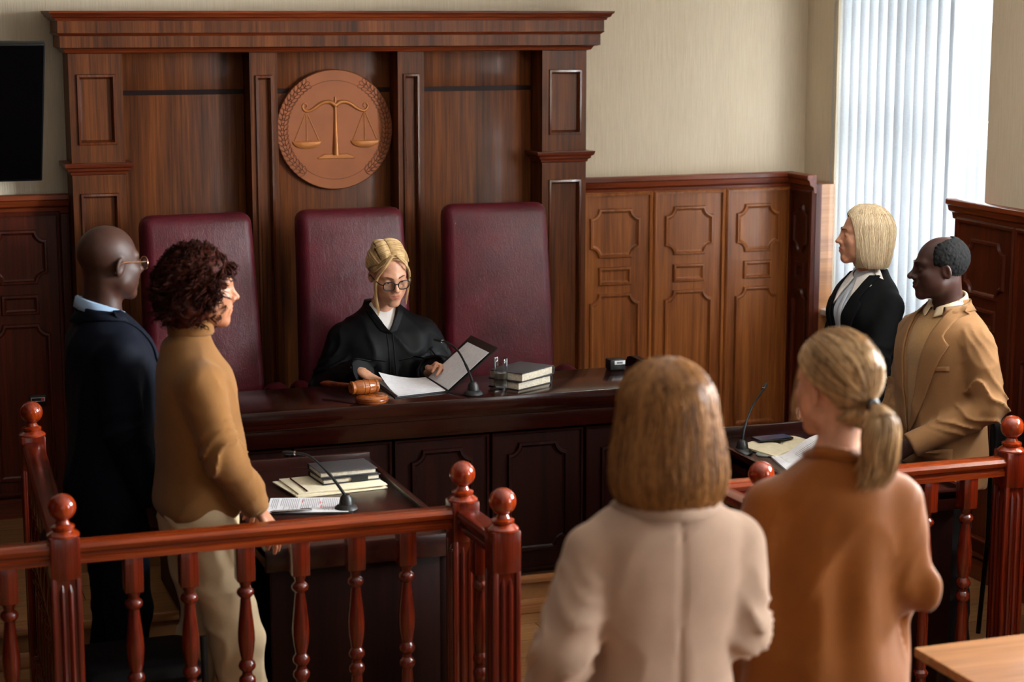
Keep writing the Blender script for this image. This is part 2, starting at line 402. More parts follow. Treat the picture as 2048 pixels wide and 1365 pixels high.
for a,c in ((.931,1.16),(3.10,3.321)):
    moulded_run(a,c,8.40,[(0,1.705),(.006,1.708),(.008,1.718),(.018,1.724),(.020,1.734),(.030,1.740),(.034,1.752),(.034,1.757),(0,1.758)],8.6,'capital',M['trim'])
moulded_run(.931,3.321,8.385,[(0,2.228),(.012,2.232),(.02,2.246),(.03,2.254),(0,2.256)],8.6,'bed_moulding',M['trim'])
moulded_run(.905,3.35,8.34,[(0,2.25),(.012,2.254),(.012,2.303),(0,2.304)],8.6,'fascia',M['facade_x'])
moulded_run(.905,3.35,8.34,[(0,2.302),(.014,2.304),(.02,2.31),(.028,2.316),(0,2.318)],8.6,'string_moulding',M['trim'])
moulded_run(.895,3.36,8.32,[(0,2.314),(.012,2.316),(.012,2.37),(0,2.371)],8.6,'frieze',M['facade_x'])
moulded_run(.895,3.36,8.32,[(.0,2.366),(.02,2.368),(.024,2.378),(.036,2.384),(.040,2.394),(.048,2.400),(.05,2.409),(0,2.41)],8.6,'cornice',M['trim'])

# ------------------------------------------------------------------ medallion
ME=empty('medallion',(2.132,8.545,1.873),0,'round bronze disc with raised scales of justice and laurel rim','emblem')
k=.000449
def D(u,v,h): return ((u-700)*k,-.028-h,(685-v)*k)
b=MB(); b.lathe((0,0,0),[(0,0.012),(.270,.012),(.274,.006),(.274,-.022),(.270,-.028),(0,-.0285)],96,'Y'); b.build('disc',M['disc'],ME)
b=MB(); b.tube([D(700+502*math.cos(t),688+502*math.sin(t),.0) for t in [2*PI*i/120 for i in range(121)]],.0011,6); b.build('ring_line',M['laurel'],ME)
b=None
def leaf(cx,cy,a,L,w):
    P=[]
    for i in range(15):
        t=2*PI*i/14; s=math.sin(t/2)
        x=L*(.5-.5*math.cos(t)) ; y=w*math.sin(t)*(1-.35*math.cos(t))
        P.append(D(cx+x*math.cos(a)-y*math.sin(a),cy+x*math.sin(a)+y*math.cos(a),.0006))
    b.tube(P,.0013,5)
for sd in (-1,1):
    b=MB()
    for i in range(21):
        t=math.radians(54 - i*108/20); R=545
        cx=700+sd*R*math.cos(t); cy=685-R*math.sin(t)
        d=math.atan2(-math.cos(t)*1.0, -sd*math.sin(t)*1.0) # tangent, pointing up the rim
        for da,off in ((0,0),(.62,10),(-.62,-10)):
            leaf(cx+off*math.cos(t)*sd,cy-off*math.sin(t),d+da*sd,74,17)
    b.build('laurel_branch',M['laurel'],ME)
def relief(paths,nm,seg=10,flat=.55):
    b=MB()
    for pts,rad in paths:
        b.tube([D(u,v,.001) for u,v in pts],[r*k for r in rad] if isinstance(rad,list) else rad*k,seg)
    return b.build(nm,M['emblem'],ME)
def cr(pts,n=6):
    out=[]; 
    for i in range(len(pts)-1):
        p0=pts[max(i-1,0)];p1=pts[i];p2=pts[i+1];p3=pts[min(i+2,len(pts)-1)]
        for j in range(n):
            t=j/n; out.append(tuple(.5*((2*b_)+(c-a)*t+(2*a-5*b_+4*c-d)*t*t+(3*b_-a-3*c+d)*t**3) for a,b_,c,d in zip(p0,p1,p2,p3)))
    out.append(tuple(pts[-1])); return out
beam=[(705,440,34),(660,408,30),(600,404,26),(545,424,24),(490,462,22),(440,488,19),(398,492,17),(372,472,14),(364,442,12),(380,418,10),(405,424,9),(410,448,8),(394,456,7)]
beam=[(a_,b_,c_*.8) for a_,b_,c_ in beam]; bl_=cr(beam,4)
relief([([(p[0],p[1]) for p in bl_],[p[2] for p in bl_]),([(1410-p[0],p[1]) for p in bl_],[p[2] for p in bl_]),
        ([(705,372),(705,420),(705,520),(705,700),(706,945)],[12,16,16,22,36]),([(705,352),(705,376)],[12,12]),
        ([(516,971),(900,971)],10)],'beam_and_pillar',12)
b=MB(); b.rings([[D(u,v,0) for u,v in ((512,968),(904,968),(835,930),(580,930))],[D(u,v,.006) for u,v in ((522,964),(894,964),(825,936),(590,936))]]); b.build('foot',M['emblem'],ME)
for cx in (402,1010):
    p=[([(cx-6,510),(cx-128,798)],5),([(cx,510),(cx,798)],5),([(cx+6,510),(cx+132,798)],5),([(cx-150,800),(cx+150,800)],9)]
    relief(p,'chain',8)
    b=MB(); N_=20
    out=[(cx+148*math.cos(t),800+74*math.sin(t)) for t in [PI*i/N_ for i in range(N_+1)]]
    rr=[]
    for s_,h in ((1.0,0.0),(.97,.007),(.8,.010),(.3,.011)):
        rr.append([D(cx+(u-cx)*s_,822+(v-822)*s_,h) for u,v in out])
    b.rings(rr); b.build('pan',M['emblem'],ME)

# ------------------------------------------------------------------ wall screen at the left edge
TV=empty('wall_screen',(.36,8.30,1.985),0,'black flat screen tilted forward, cut off at the left edge','screen')
R=Matrix.Rotation(math.radians(32),3,'X')
MB().box((0,0,0),(.90,.035,.70),.006,rot=R).build('housing',M['dark_plastic'],TV)
MB().box(R@Vector((0,-.0182,.004)),(.886,.002,.682),.0,rot=R).build('screen',M['tv'],TV)
b=MB(); b.box((0,.17,-.05),(.08,.2,.05),.005); b.bx(-.14,.14,.262,.32,-.16,.12,.004); b.build('bracket',M['black_metal'],TV)
def under(root):
    """returns a builder that takes world coordinates for parts of an unrotated thing"""
    inv=Matrix.Translation(root.location).inverted()
    def f(b,nm,m,parent=None,ang=35):
        o=b.build(nm,m,parent or root,ang=ang)
        if parent is None: o.matrix_parent_inverse=inv
        return o
    return f
# ------------------------------------------------------------------ judge's bench
BE=empty('judge_bench',(2.17,7.1,ZP),0,'long dark mahogany judge bench with polished top across the room','bench'); P=under(BE)
BX0,BX1,BZ=1.13,3.165,.92
b=MB(); prof=[(0,.80),(0,.845),(-.012,.852),(-.02,.862),(-.02,.868),(-.03,.874),(-.034,.886),(-.034,.912),(-.028,.92)]
b.bx(BX0,BX1,6.90,7.335,.868,BZ,.004); P(b,'bench_top',M['bench'])
b=MB(); b.bx(BX0,BX1,6.915,6.94,.775,.868,.003); b.rings([[(x,6.916-o,z) for o,z in [(0,.84),(.008,.846),(.012,.856),(.012,.868),(0,.8685)]] for x in (BX0,BX1)]); P(b,'fascia',M['bench'])
b=MB(); b.bx(BX0+.02,BX1-.02,6.955,6.985,.175,.868); P(b,'front_board',M['bench_z'])
f=P_back(6.955); n_=5; w_=(BX1-BX0-.04)/n_
for i in range(n_):
    a=BX0+.02+i*w_+.025; c=a+w_-.05
    q=MB(); q.prism(rect(a-.01,c+.01,.20,.755),-.004,.010,f); q.moulding(rect(a-.01,c+.01,.20,.755),[(0,0),(0,.018),(-.008,.02),(-.014,0)],f)
    q.moulding(notched(a+.05,c-.05,.27,.715,.045),raised,P_back(6.945)); P(q,'front_panel',M['bench_z'])
b=MB(); b.rings([[(x,y,z) for y,z in [(6.885,.17),(7.40,.17),(7.50,.60),(7.53,.86),(7.525,.90),(7.50,.928),(7.47,.936),(6.885,.936)]] for x in (BX1,BX1+.032)]); P(b,'side_panel',M['bench_z'])
b=MB(); b.bx(BX0-.03,BX0,6.885,7.36,.17,.93,.004); P(b,'side_panel',M['bench_z'])
b=MB(); b.bx(BX0,BX1,7.0,7.33,.74,.76); b.bx(BX0,BX1,7.315,7.335,.74,.868); P(b,'shelf',M['bench_z'])

# ------------------------------------------------------------------ high-backed chairs
def rbox_verts(w,d,h,r,n=10,taper=0,pil=.0,bow=.0):
    """pillow slab: x width, y depth (front = -y), z height, rounded all round"""
    b=MB(); rings=[]
    def ring(inz,ind,z):
        R=[]; hw=w/2*(1-taper*(z/h))-inz; m=8
        for cx,a0 in ((hw-r,-90),(hw-r,0),(-(hw-r),90),(-(hw-r),180)):
            sx=1 if cx>0 else -1; sy=-1 if a0 in (-90,180) else 1
            for i in range(m+1):
                a=math.radians(a0+90*i/m); R.append((cx+(r-0)*math.cos(a)*1.0, sy*(d/2-r)+r*math.sin(a)))
        return R
    zs=[0,.004,.015,.03,.05]+[.05+(h-.1)*i/18 for i in range(1,18)]+[h-.05,h-.03,h-.015,h-.004,h]
    for z in zs:
        e=min(z,h-z); rr=.045; k_=0 if e>=rr else rr-math.sqrt(max(0,rr*rr-(rr-e)**2))
        R=ring(k_,0,z); sc=max(.15,1-k_/(d/2)); 
        rings.append([(x,y*sc-(pil*max(0,1-(2*x/w)**2)*min(1,e/.12) if y<0 else 0)+bow*((z/h-.45)**2),z) for x,y in R])
    return b.rings(rings)
def make_chair(label):
    t=empty('judge_chair',(0,0,0),0,label,'chair','high-backed judge chairs')
    R_=Matrix.Rotation(math.radians(-7),4,'X')
    o=rbox_verts(.51,.13,.855,.042,taper=.075,pil=.018,bow=.05).build('backrest',M['leather'],t,ang=80); o.matrix_local=Matrix.Translation((0,.14,.55))@R_
    o=rbox_verts(.52,.52,.13,.06).build('seat',M['leather'],t,ang=80); o.location=(0,-.10,.42)
    for s in (-1,1):
        a=MB(); a.tube(cr([(s*.275,.13,.63),(s*.28,.02,.665),(s*.28,-.14,.655),(s*.278,-.25,.62),(s*.275,-.28,.57)],5),[.022]+[.034]*18+[.03,.02],12,.7); o=a.build('armrest',M['leather'],t)
        a=MB(); a.tube(cr([(s*.277,.10,.62),(s*.277,.06,.52),(s*.25,-.02,.44)],5),.022,8); a.tube(cr([(s*.277,-.24,.6),(s*.277,-.20,.5),(s*.25,-.12,.43)],5),.022,8); a.build('arm_bracket',M['trim_z'],o)
    MB().lathe((0,-.06,0),[(.0,.10),(.045,.10),(.045,.26),(.03,.26),(.03,.42),(0,.42)],16).build('pedestal',M['black_metal'],t)
    a=MB()
    for i in range(5):
        g=2*PI*i/5+.3; a.tube([(0,-.06,.11),(.15*math.cos(g),-.06+.15*math.sin(g),.09),(.29*math.cos(g),-.06+.29*math.sin(g),.06)],[.03,.025,.018],8)
        a.sphere((.29*math.cos(g),-.06+.29*math.sin(g),.028),.028,10,8)
    a.build('star_base',M['black_metal'],t); return t
c0=make_chair('burgundy leather high-backed chair, left of the three, behind the curly-haired man'); c0.location=(1.410,7.80,ZP); c0.rotation_euler=(0,0,math.radians(3))
c1=copy_tree(c0); c1['label']='burgundy leather high-backed chair with the judge sitting in it'; c1.location=(2.075,7.82,ZP); c1.rotation_euler=(0,0,math.radians(0))
c2=copy_tree(c0); c2['label']='empty burgundy leather high-backed chair behind the stacked books, right of judge'; c2.location=(2.722,7.83,ZP); c2.rotation_euler=(0,0,math.radians(-6))

# ------------------------------------------------------------------ counsel desks
def make_desk(label,x0,x1,y0,y1):
    t=empty('counsel_desk',((x0+x1)/2,(y0+y1)/2,0),0,label,'desk'); P=under(t)
    P(MB().bx(x0,x1,y0,y1,.728,.76,.004),'desk_top',M['desk'])
    b=MB(); b.bx(x0,x0+.022,y0,y1,.70,.778,.004); b.bx(x1-.022,x1,y0,y1,.70,.778,.004); b.bx(x0,x1,y1-.022,y1,.70,.80,.004); b.bx(x0,x1,y0,y0+.02,.69,.765,.004)
    P(b,'edge_rail',M['desk'])
    front=x1 if x1<2 else x0; s=1 if x1<2 else -1
    P(MB().bx(front-s*.05,front-s*.02,y0+.02,y1-.02,.02,.72,.003),'front_board',M['bench_z'])
    f=(lambda u,v,h:(front-s*.02+s*h,u,v))
    for a,c in ((y0+.06,(y0+y1)/2-.03),((y0+y1)/2+.03,y1-.06)):
        q=MB(); q.moulding(notched(a,c,.12,.64,.045),raised,f); P(q,'front_panel',M['bench_z'])
    P(MB().bx(x0+.02,x1-.02,y0+.02,y0+.045,.02,.72,.003),'side_board',M['bench_z']); P(MB().bx(x0+.02,x1-.02,y1-.045,y1-.02,.02,.72,.003),'side_board',M['bench_z'])
    b=MB(); b.bx(x0+.02,x1-.02,y0+.03,y1-.03,0.0,.03,.002); P(b,'plinth',M['bench_z'])
    return t
make_desk('dark wooden counsel desk with clipboard and folders, in front of the curly-haired man',1.16,1.775,5.60,6.66)
make_desk('dark wooden counsel desk with open notebook and phone, on the window side',3.09,3.62,5.56,6.60)

# ------------------------------------------------------------------ railings
RT=.905
hp=[(-.030,-.062),(.030,-.062),(.030,-.046),(.024,-.042),(.024,-.034),(.034,-.028),(.037,-.014),(.031,-.003),(.018,0),(-.018,0),(-.031,-.003),(-.037,-.014),(-.034,-.028),(-.024,-.034),(-.024,-.042),(-.030,-.046)]
def rail_mesh(p,q):
    d=(Vector(q)-Vector(p)).normalized(); n=Vector((-d.y,d.x,0))
    return MB().rings([[Vector((*e,RT+z))+n*o for o,z in hp] for e in (p,q)])
def post_me():
    b=MB(); r=.0425
    b.box((0,0,.862),(.085,.085,.126),.004); b.box((0,0,.40),(.068,.068,.80)); b.box((0,0,.06),(.085,.085,.12),.003)
    for sx in (-1,1):
        for sy in (-1,1): b.box((sx*.0345,sy*.0345,.45),(.016,.016,.72),.004)
    for k in (-.012,.012):
        for ax in range(2):
            for s in (-1,1):
                c=(k,s*.034) if ax==0 else (s*.034,k)
                b.tube([(c[0],c[1],.10),(c[0],c[1],.76),(c[0]*.9,c[1]*.9,.785)],[.0085,.0085,.003],8)
    return b
def cap_me():
    return MB().lathe((0,0,.922),[(.0,0),(.047,0),(.047,.006),(.040,.012),(.030,.018),(.034,.024),(.034,.030),(.022,.036),(.017,.046),(.018,.052),(0,.053)],24)
BAL=[(.0,.10),(.024,.10),(.026,.11),(.020,.125),(.018,.15),(.026,.162),(.026,.170),(.018,.18),(.0205,.22),(.0195,.36),(.0165,.405),(.024,.415),(.026,.424),(.024,.433),(.016,.442),(.015,.452),(.024,.462),(.0265,.471),(.024,.480),(.017,.49),(.0225,.52),(.0255,.55),(.0255,.575),(.023,.605),(.0185,.645),(.016,.672),(.015,.682),(.024,.692),(.0265,.700),(.024,.708),(.015,.716),(.017,.726),(.026,.74),(.0,.74)]
def baluster_me():
    b=MB(); b.lathe((0,0,0),BAL,18); b.box((0,0,.795),(.054,.054,.115),.003); b.box((0,0,.08),(.054,.054,.09),.003); return b
_pm=[None,None,None,None]
def inst(nm,i,mk,m,root,x,y):
    if _pm[i] is None: o=mk().build(nm,m,root); _pm[i]=o.data
    else: o=bpy.data.objects.new(nm,_pm[i]); COL.objects.link(o); o.parent=root
    o.location=(x-root.location.x,y-root.location.y,0); return o
def post(root,x,y):
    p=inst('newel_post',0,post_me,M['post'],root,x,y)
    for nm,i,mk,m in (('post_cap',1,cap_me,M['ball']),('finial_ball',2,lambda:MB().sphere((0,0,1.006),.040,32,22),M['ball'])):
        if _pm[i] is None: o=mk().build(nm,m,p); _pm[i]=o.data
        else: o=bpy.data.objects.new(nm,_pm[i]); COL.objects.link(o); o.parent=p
def run(root,p,q,bals,m):
    P=under(root); P(rail_mesh(p,q),'handrail',m)
    d=Vector(q)-Vector(p); L=d.length; c=(Vector(p)+Vector(q))/2; ang=math.atan2(d.y,d.x)
    P(MB().box((c.x,c.y,.035),(L,.06,.07),.006,rot=Matrix.Rotation(ang,3,'Z')),'bottom_rail',m)
    for t in bals: inst('baluster',3,baluster_me,M['post'],root,p[0]+d.x*t,p[1]+d.y*t)
YR=5.405
RL=empty('left_railing',(1.1,YR,0),0,'reddish wooden balustrade with ball-topped posts in front of the two men on the left','railing'); RL.name='railing'
for x,y in ((.533,YR),(1.737,YR),(.576,6.78),(1.745,5.05)): post(RL,x,y)
run(RL,(.575,YR),(1.695,YR),[(x-.575)/1.12 for x in (.727,.889,1.056,1.222,1.394,1.554)],M['rail'])
run(RL,(-.55,YR),(.491,YR),[(x+.55)/1.041 for x in (-.45,-.285,-.12,.045,.21,.373)],M['rail'])
run(RL,(.535,YR+.042),(.574,6.738),[.1,.22,.34,.46,.58,.70,.82,.94],M['rail_y'])
run(RL,(1.738,YR-.042),(1.744,5.092),[.46],M['rail_y'])
RR=empty('railing',(3.2,5.42,0),0,'reddish wooden balustrade with ball-topped posts in front of the man in tan jacket','railing')
for x,y in ((2.602,5.10),(2.585,5.42),(3.715,5.42)): post(RR,x,y)
run(RR,(2.627,5.42),(3.673,5.42),[(x-2.627)/1.046 for x in (2.75,2.91,3.07,3.23,3.39,3.545)],M['rail'])
run(RR,(3.757,5.42),(4.48,5.42),[.14,.36,.58,.8],M['rail'])
run(RR,(2.586,5.378),(2.601,5.142),[.5],M['rail_y'])

# ------------------------------------------------------------------ light wooden table, bottom right
TB=empty('table',(3.1,3.75,0),0,'light wooden table top cut off at the bottom right corner','table'); P=under(TB)
P(MB().bx(2.592,3.7,3.30,4.182,.722,.75,.006),'table_top',M['table'])
for x,y in ((2.66,4.11),(3.63,4.11),(2.66,3.37),(3.63,3.37)): P(MB().bx(x-.025,x+.025,y-.025,y+.025,0,.722,.004),'leg',M['black_metal'])
P(MB().bx(2.68,3.61,4.10,4.12,.64,.722),'apron',M['table'])

# ------------------------------------------------------------------ black chairs
def black_chair(label,loc,rz):
    t=empty('visitor_chair',loc,rz,label,'chair')
    o=rbox_verts(.42,.42,.07,.04).build('seat',M['black_leather'],t,ang=80); o.location=(0,0,.395)
    o=rbox_verts(.42,.06,.34,.025).build('backrest',M['black_leather'],t,ang=80); o.matrix_local=Matrix.Translation((0,.215,.52))@Matrix.Rotation(math.radians(-8),4,'X')
    for s in (-1,1):
        MB().tube([(s*.235,-.2,0),(s*.235,-.2,.36),(s*.235,-.195,.56)],.012,10).build('leg',M['black_metal'],t)
        MB().tube([(s*.235,.25,0),(s*.235,.2,.4),(s*.215,.235,.85)],.012,10).build('leg',M['black_metal'],t)
        MB().tube([(s*.235,-.2,.37),(s*.235,.205,.37)],.01,8).build('side_tube',M['black_metal'],t)
    return t
bc=black_chair('black padded chair behind the legs of the curly-haired man',(.76,5.645,0),math.radians(90)); bc.scale=(.8,.9,1)
rc=black_chair('black padded chair with chrome arm, at right edge behind the railing',(4.27,5.92,0),math.radians(-4)); rc.scale=(.8,.85,1)
for s in (-1,1):
    MB().tube(cr([(s*.25,-.2,.54),(s*.255,-.19,.63),(s*.255,-.12,.665),(s*.255,.05,.67),(s*.25,.2,.66)],5),.012,10).build('armrest_tube',M['chrome'],rc)
    MB().box((s*.255,-.02,.682),(.045,.2,.018),.008).build('armrest_pad',M['black_leather'],rc)

# ------------------------------------------------------------------ things on the bench
t=empty('sound_block',(1.872,6.965,BZ),0,'round amber wooden sound block under the gavel','sound block')
MB().lathe((0,0,0),[(0,0),(.060,0),(.064,.006),(.064,.020),(.058,.027),(.045,.029),(0,.029)],40).build('block',M['gavel'],t,ang=40)
MB().lathe((0,0,.012),[(.0645,-.003),(.0655,0),(.0645,.003)],40).build('rim_groove',M['trim'],t)
t=empty('gavel',(1.845,6.975,BZ+.029+.029),math.radians(8),'amber wooden gavel lying on its round sound block','gavel')
hd=[(0,-.058),(.019,-.058),(.0255,-.053),(.0255,-.045),(.0235,-.042),(.0265,-.036),(.029,-.014),(.0275,-.012),(.0275,-.007),(.029,-.005),(.029,.005),(.0275,.007),(.0275,.012),(.029,.014),(.0265,.036),(.0235,.042),(.0255,.045),(.0255,.053),(.019,.058),(0,.058)]
MB().lathe((0,0,0),hd,32,'X').build('head',M['gavel'],t,ang=30)
MB().tube([(0,.02,0),(-.02,.06,-.004),(-.05,.13,-.010),(-.072,.19,-.014),(-.083,.215,-.016),(-.09,.228,-.017)],[.009,.008,.010,.0125,.010,.004],14).build('handle',M['trim'],t)
def mic(label,loc,pts,base='round',rz=0):
    t=empty('microphone',loc,rz,label,'microphone')
    b=MB(); b.lathe((0,0,0),[(0,0),(.038,0),(.040,.004),(.036,.012),(.024,.020),(.020,.042),(.012,.052),(0,.053)],28); b.build('base',M['dark_plastic'],t)
    p=cr(pts,6); b=MB(); b.tube(p,[.0055]*(len(p)//3)+[.0042]*(len(p)-len(p)//3),10); b.build('gooseneck',M['black_metal'],t)
    a=Vector(pts[-1]); d=(a-Vector(pts[-2])).normalized(); b=MB(); b.tube([a-d*.004,a+d*.004,a+d*.03,a+d*.042],[.005,.0072,.0072,.005],12); b.build('capsule',M['dark_plastic'],t)
    b=MB(); b.tube([a-d*.003,a+d*.002],.0076,12); b.build('ring',M['chrome'],t); return t
mic('black gooseneck microphone on the bench in front of the open folder',(2.283,6.962,BZ),[(0,0,.045),(-.012,.035,.10),(-.03,.10,.16),(-.055,.165,.185),(-.068,.185,.187)])
mic('black gooseneck microphone arching over the folders on the left desk',(1.522,6.01,.76),[(0,0,.045),(-.045,.035,.115),(-.10,.07,.172),(-.14,.09,.185),(-.15,.095,.185)])
mt=mic('slim black microphone on the window-side desk, rising toward upper right',(3.140,6.318,.76),[(0,0,.045),(.02,.02,.10),(.07,.06,.165),(.125,.105,.2),(.15,.13,.213)])
t=empty('drinking_glass',(2.418,7.02,BZ),0,'tall clear drinking glass half full of water','glass')
MB().lathe((0,0,0),[(0,0),(.0265,0),(.028,.003),(.0285,.128),(.0275,.1295),(.0265,.128),(.0258,.012),(.02,.009),(0,.009)],48).build('tumbler',M['glass'],t)
MB().lathe((0,0,0),[(0,.0095),(.0252,.0125),(.0254,.070),(0,.070)],48).build('water',M['water'],t)
def book(label,loc,rz,w,d,h,cover,nm='book',group=None):
    """w along the spine, d across; spine on -x side"""
    t=empty(nm,loc,rz,label,'book',group)
    b=MB(); c=.0035
    b.bx(-w/2,w/2,-d/2,d/2,0,c,.0012); b.bx(-w/2,w/2,-d/2,d/2,h-c,h,.0012)
    b.rings([[(x,d/2+o,z) for o,z in [(-.004,0),(.002,.001),(.006,h*.25),(.007,h*.5),(.006,h*.75),(.002,h-.001),(-.004,h),(-.004,h-c),(0,h*.75),(.001,h*.5),(0,h*.25),(-.004,c)]] for x in (-w/2,w/2)])
    b.build('cover',cover,t)
    MB().bx(-w/2+.005,w/2-.005,-d/2+.006,d/2-.003,c,h-c,.0008).build('pages',M['pages'],t); return t
book('grey hardback book, lower of the two stacked beside the water glass',(2.528,7.098,BZ),math.radians(-58),.155,.215,.034,M['book_cover2'])
book('grey hardback book, upper of the two stacked beside the water glass',(2.533,7.100,BZ+.0342),math.radians(-54),.165,.225,.036,M['book_cover'])
# open folder in the judge's hands: lying left leaf, raised right leaf
FO=empty('document_folder',(2.19,7.15,BZ),0,'open black document folder with white papers in the hands of the judge','folder'); P=under(FO)
def quad_slab(p,th,nm,m,par=None,n=None):
    p=[Vector(q) for q in p]; nn=(p[1]-p[0]).cross(p[3]-p[0]).normalized()*th
    b=MB(); b.rings([p,[q+nn for q in p]]); o=b.build(nm,m,par or FO,smooth=False)
    if par is None: o.matrix_parent_inverse=Matrix.Translation(FO.location).inverted()
    return o
Lq=[(1.972,6.985,BZ+.001),(2.197,7.035,BZ+.001),(2.203,7.335,BZ+.001),(1.985,7.318,BZ+.001)]
quad_slab(Lq,.005,'left_cover',M['dark_plastic'])
for k_,(dx,dy) in enumerate(((0,0),(.003,-.002))):
    quad_slab([(1.984+dx,6.998+dy,BZ+.0065+k_*.002),(2.190+dx,7.040+dy,BZ+.0065+k_*.002),(2.194+dx,7.318+dy,BZ+.0065+k_*.002),(1.990+dx,7.300+dy,BZ+.0065+k_*.002)],.0015,'sheet',M['paper'])
b=MB(); rr=[]
for i in range(9):   # the sheet being lifted at its far left corner
    u=i/8; row=[]
    for j in range(9):
        v=j/8; x=1.984+.206*u+.006*v; y=6.998+.042*u+.298*v-.02*u*v; z=BZ+.0112+.05*max(0,(1-u)*v-.15)**1.6
        row.append((x,y,z))
    rr.append(row)
for a_,c_ in zip(rr[:-1],rr[1:]):
    for j in range(8):
        vs=[b.bm.verts.new(q) for q in (a_[j],a_[j+1],c_[j+1],c_[j])]; b.bm.faces.new(vs)
bmesh.ops.remove_doubles(b.bm,verts=b.bm.verts,dist=1e-5); P(b,'lifted_sheet',M['paper'],ang=60)
Rq=[(2.205,7.035,BZ+.003),(2.398,7.00,BZ+.175),(2.385,7.30,BZ+.178),(2.207,7.335,BZ+.003)]
quad_slab(Rq,-.005,'right_cover',M['dark_plastic'])
def lerp4(p,u,v): 
    a=Vector(p[0]).lerp(Vector(p[1]),u); c=Vector(p[3]).lerp(Vector(p[2]),u); return a.lerp(c,v)
quad_slab([lerp4(Rq,u,v)+Vector((-.0025,0,.003)) for u,v in ((.02,.03),(.86,.04),(.86,.86),(.02,.95))],.0015,'sheet',M['paper'])
MB().tube([(2.200,7.035,BZ+.004),(2.205,7.335,BZ+.004)],.005,8).build('spine',M['dark_plastic'],FO).matrix_parent_inverse=Matrix.Translation(FO.location).inverted()
# small black device with a silver label at the bench's far end
t=empty('desk_device',(3.022,7.285,BZ),0,'small black box with silver label at the right end of the bench','device')
MB().bx(-.037,.033,-.03,.03,0,.045,.006).build('housing',M['dark_plastic'],t)
MB().bx(-.018,.03,-.032,-.028,.024,.040,.001).build('label_plate',M['white_plastic'],t)
MB().bx(-.008,.018,-.0326,-.0318,.028,.036,.0).build('print',M['ink'],t)
# ------------------------------------------------------------------ things on the left desk
DZ=.76
t=empty('paper_stack',(1.555,6.335,DZ),math.radians(6),'untidy stack of cream folders under the grey notebooks on the left desk','papers')
for i,(dx,dy,a,w) in enumerate(((0,0,0,.33),(-.012,.01,.05,.33),(.004,.004,-.02,.325))):
    MB().box((dx,dy,.003+i*.0055),(w,.225,.005),.001,rot=Matrix.Rotation(a,3,'Z')).build('folder_leaf',M['paper_cream'],t)
b=MB(); b.tube([(-.12,.10,.0185),(-.125,-.10,.0185)],.0028,8); b.build('pen',M['chrome'],t)
b=book('black notebook with elastic band, lower of the two on cream folders',(1.61,6.375,DZ+.0172),math.radians(6),.215,.15,.021,M['book_cover2'],'notebook'); 
MB().bx(.0,.06,-.0765,-.0745,-.0002,.0214).build('elastic_band',M['dark_plastic'],b)
book('grey-covered notebook, upper of the two on cream folders',(1.605,6.385,DZ+.0386),math.radians(3),.21,.155,.022,M['book_cover'],'notebook')
t=empty('clipboard',(1.415,6.09,DZ),math.radians(-17),'black clipboard holding a printed sheet with red marks on the left desk','clipboard')
MB().bx(-.15,.15,-.105,.105,0,.004,.0015).build('board',M['dark_plastic'],t)
MB().bx(-.138,.135,-.092,.098,.0041,.0055).build('sheet',M['paper'],t)
b=MB(); RN=random.Random(3)
for i in range(40):
    x=-.128+i*.0063; L=.09+.075*RN.random(); 
    if i%11!=4: b.bx(x,x+.0013,.085-L,.085,.0056,.0060)
b.build('printed_lines',M['ink'],t)
b=MB()
for x,y in ((-.03,.05),(.03,.03),(.1,.06),(.035,-.02)): b.bx(x,x+.016,y,y+.002,.0056,.0062); b.bx(x+.004,x+.006,y-.02,y+.02,.0056,.0062)
b.build('red_marks',M['red_ink'],t)
t=empty('pen',(1.335,6.018,DZ+.0105),math.radians(-8),'silver pen lying across the printed sheet on the clipboard','pen')
MB().tube([(-.07,0,0),(-.058,0,0),(.05,0,0),(.07,0,0)],[.001,.0042,.0042,.003],10).build('barrel',M['chrome'],t)
MB().box((.05,0,.0052),(.035,.003,.0015)).build('clip',M['chrome'],t)
# ------------------------------------------------------------------ things on the right desk
t=empty('open_notebook',(3.335,6.325,DZ),math.radians(12),'open notebook with blank cream pages on the window-side desk','book')
MB().bx(-.15,.15,-.108,.108,0,.004,.001).build('cover',M['book_cover2'],t)
for s in (-1,1):
    b=MB(); n_=8; top=[(s*(.003+.14*i/n_),.004+.015*math.sin(PI*min(1,(i/n_)*1.0))**.6*(1-.35*i/n_)+.006) for i in range(n_+1)]
    poly=[(s*.003,.004)]+top+[(s*.143,.004)]
    b.rings([[(x,y,z) for x,z in poly] for y in (-.103,.103)]); b.build('page_block',M['paper_cream'],t)
t=empty('smartphone',(3.305,6.395,DZ+.0265),math.radians(4),'dark smartphone lying on the open notebook','phone')
MB().bx(-.075,.075,-.036,.036,0,.008,.0035,3).build('body',M['black_metal'],t)
MB().bx(-.071,.071,-.033,.033,.0079,.0084).build('screen',plain('phone_screen',(66,74,104),.12),t)
t=empty('note_pad',(3.30,6.075,DZ),math.radians(-12),'printed pad with a curled top sheet on the window-side desk','papers')
MB().bx(-.12,.12,-.11,.11,0,.008,.001).build('pad',M['paper'],t)
b=MB(); rr=[]
for i in range(11):
    u=i/10; rr.append([(-.07+.20*u-.02*v,-.11+.215*v+.02*u,.009+.075*math.sin(u*PI*.62)**1.5) for v in (0,.25,.5,.75,1)])
for a_,c_ in zip(rr[:-1],rr[1:]):
    for j in range(4): b.bm.faces.new([b.bm.verts.new(q) for q in (a_[j],a_[j+1],c_[j+1],c_[j])])
bmesh.ops.remove_doubles(b.bm,verts=b.bm.verts,dist=1e-5); b.build('curled_sheet',M['paper'],t,ang=60)
b=MB()
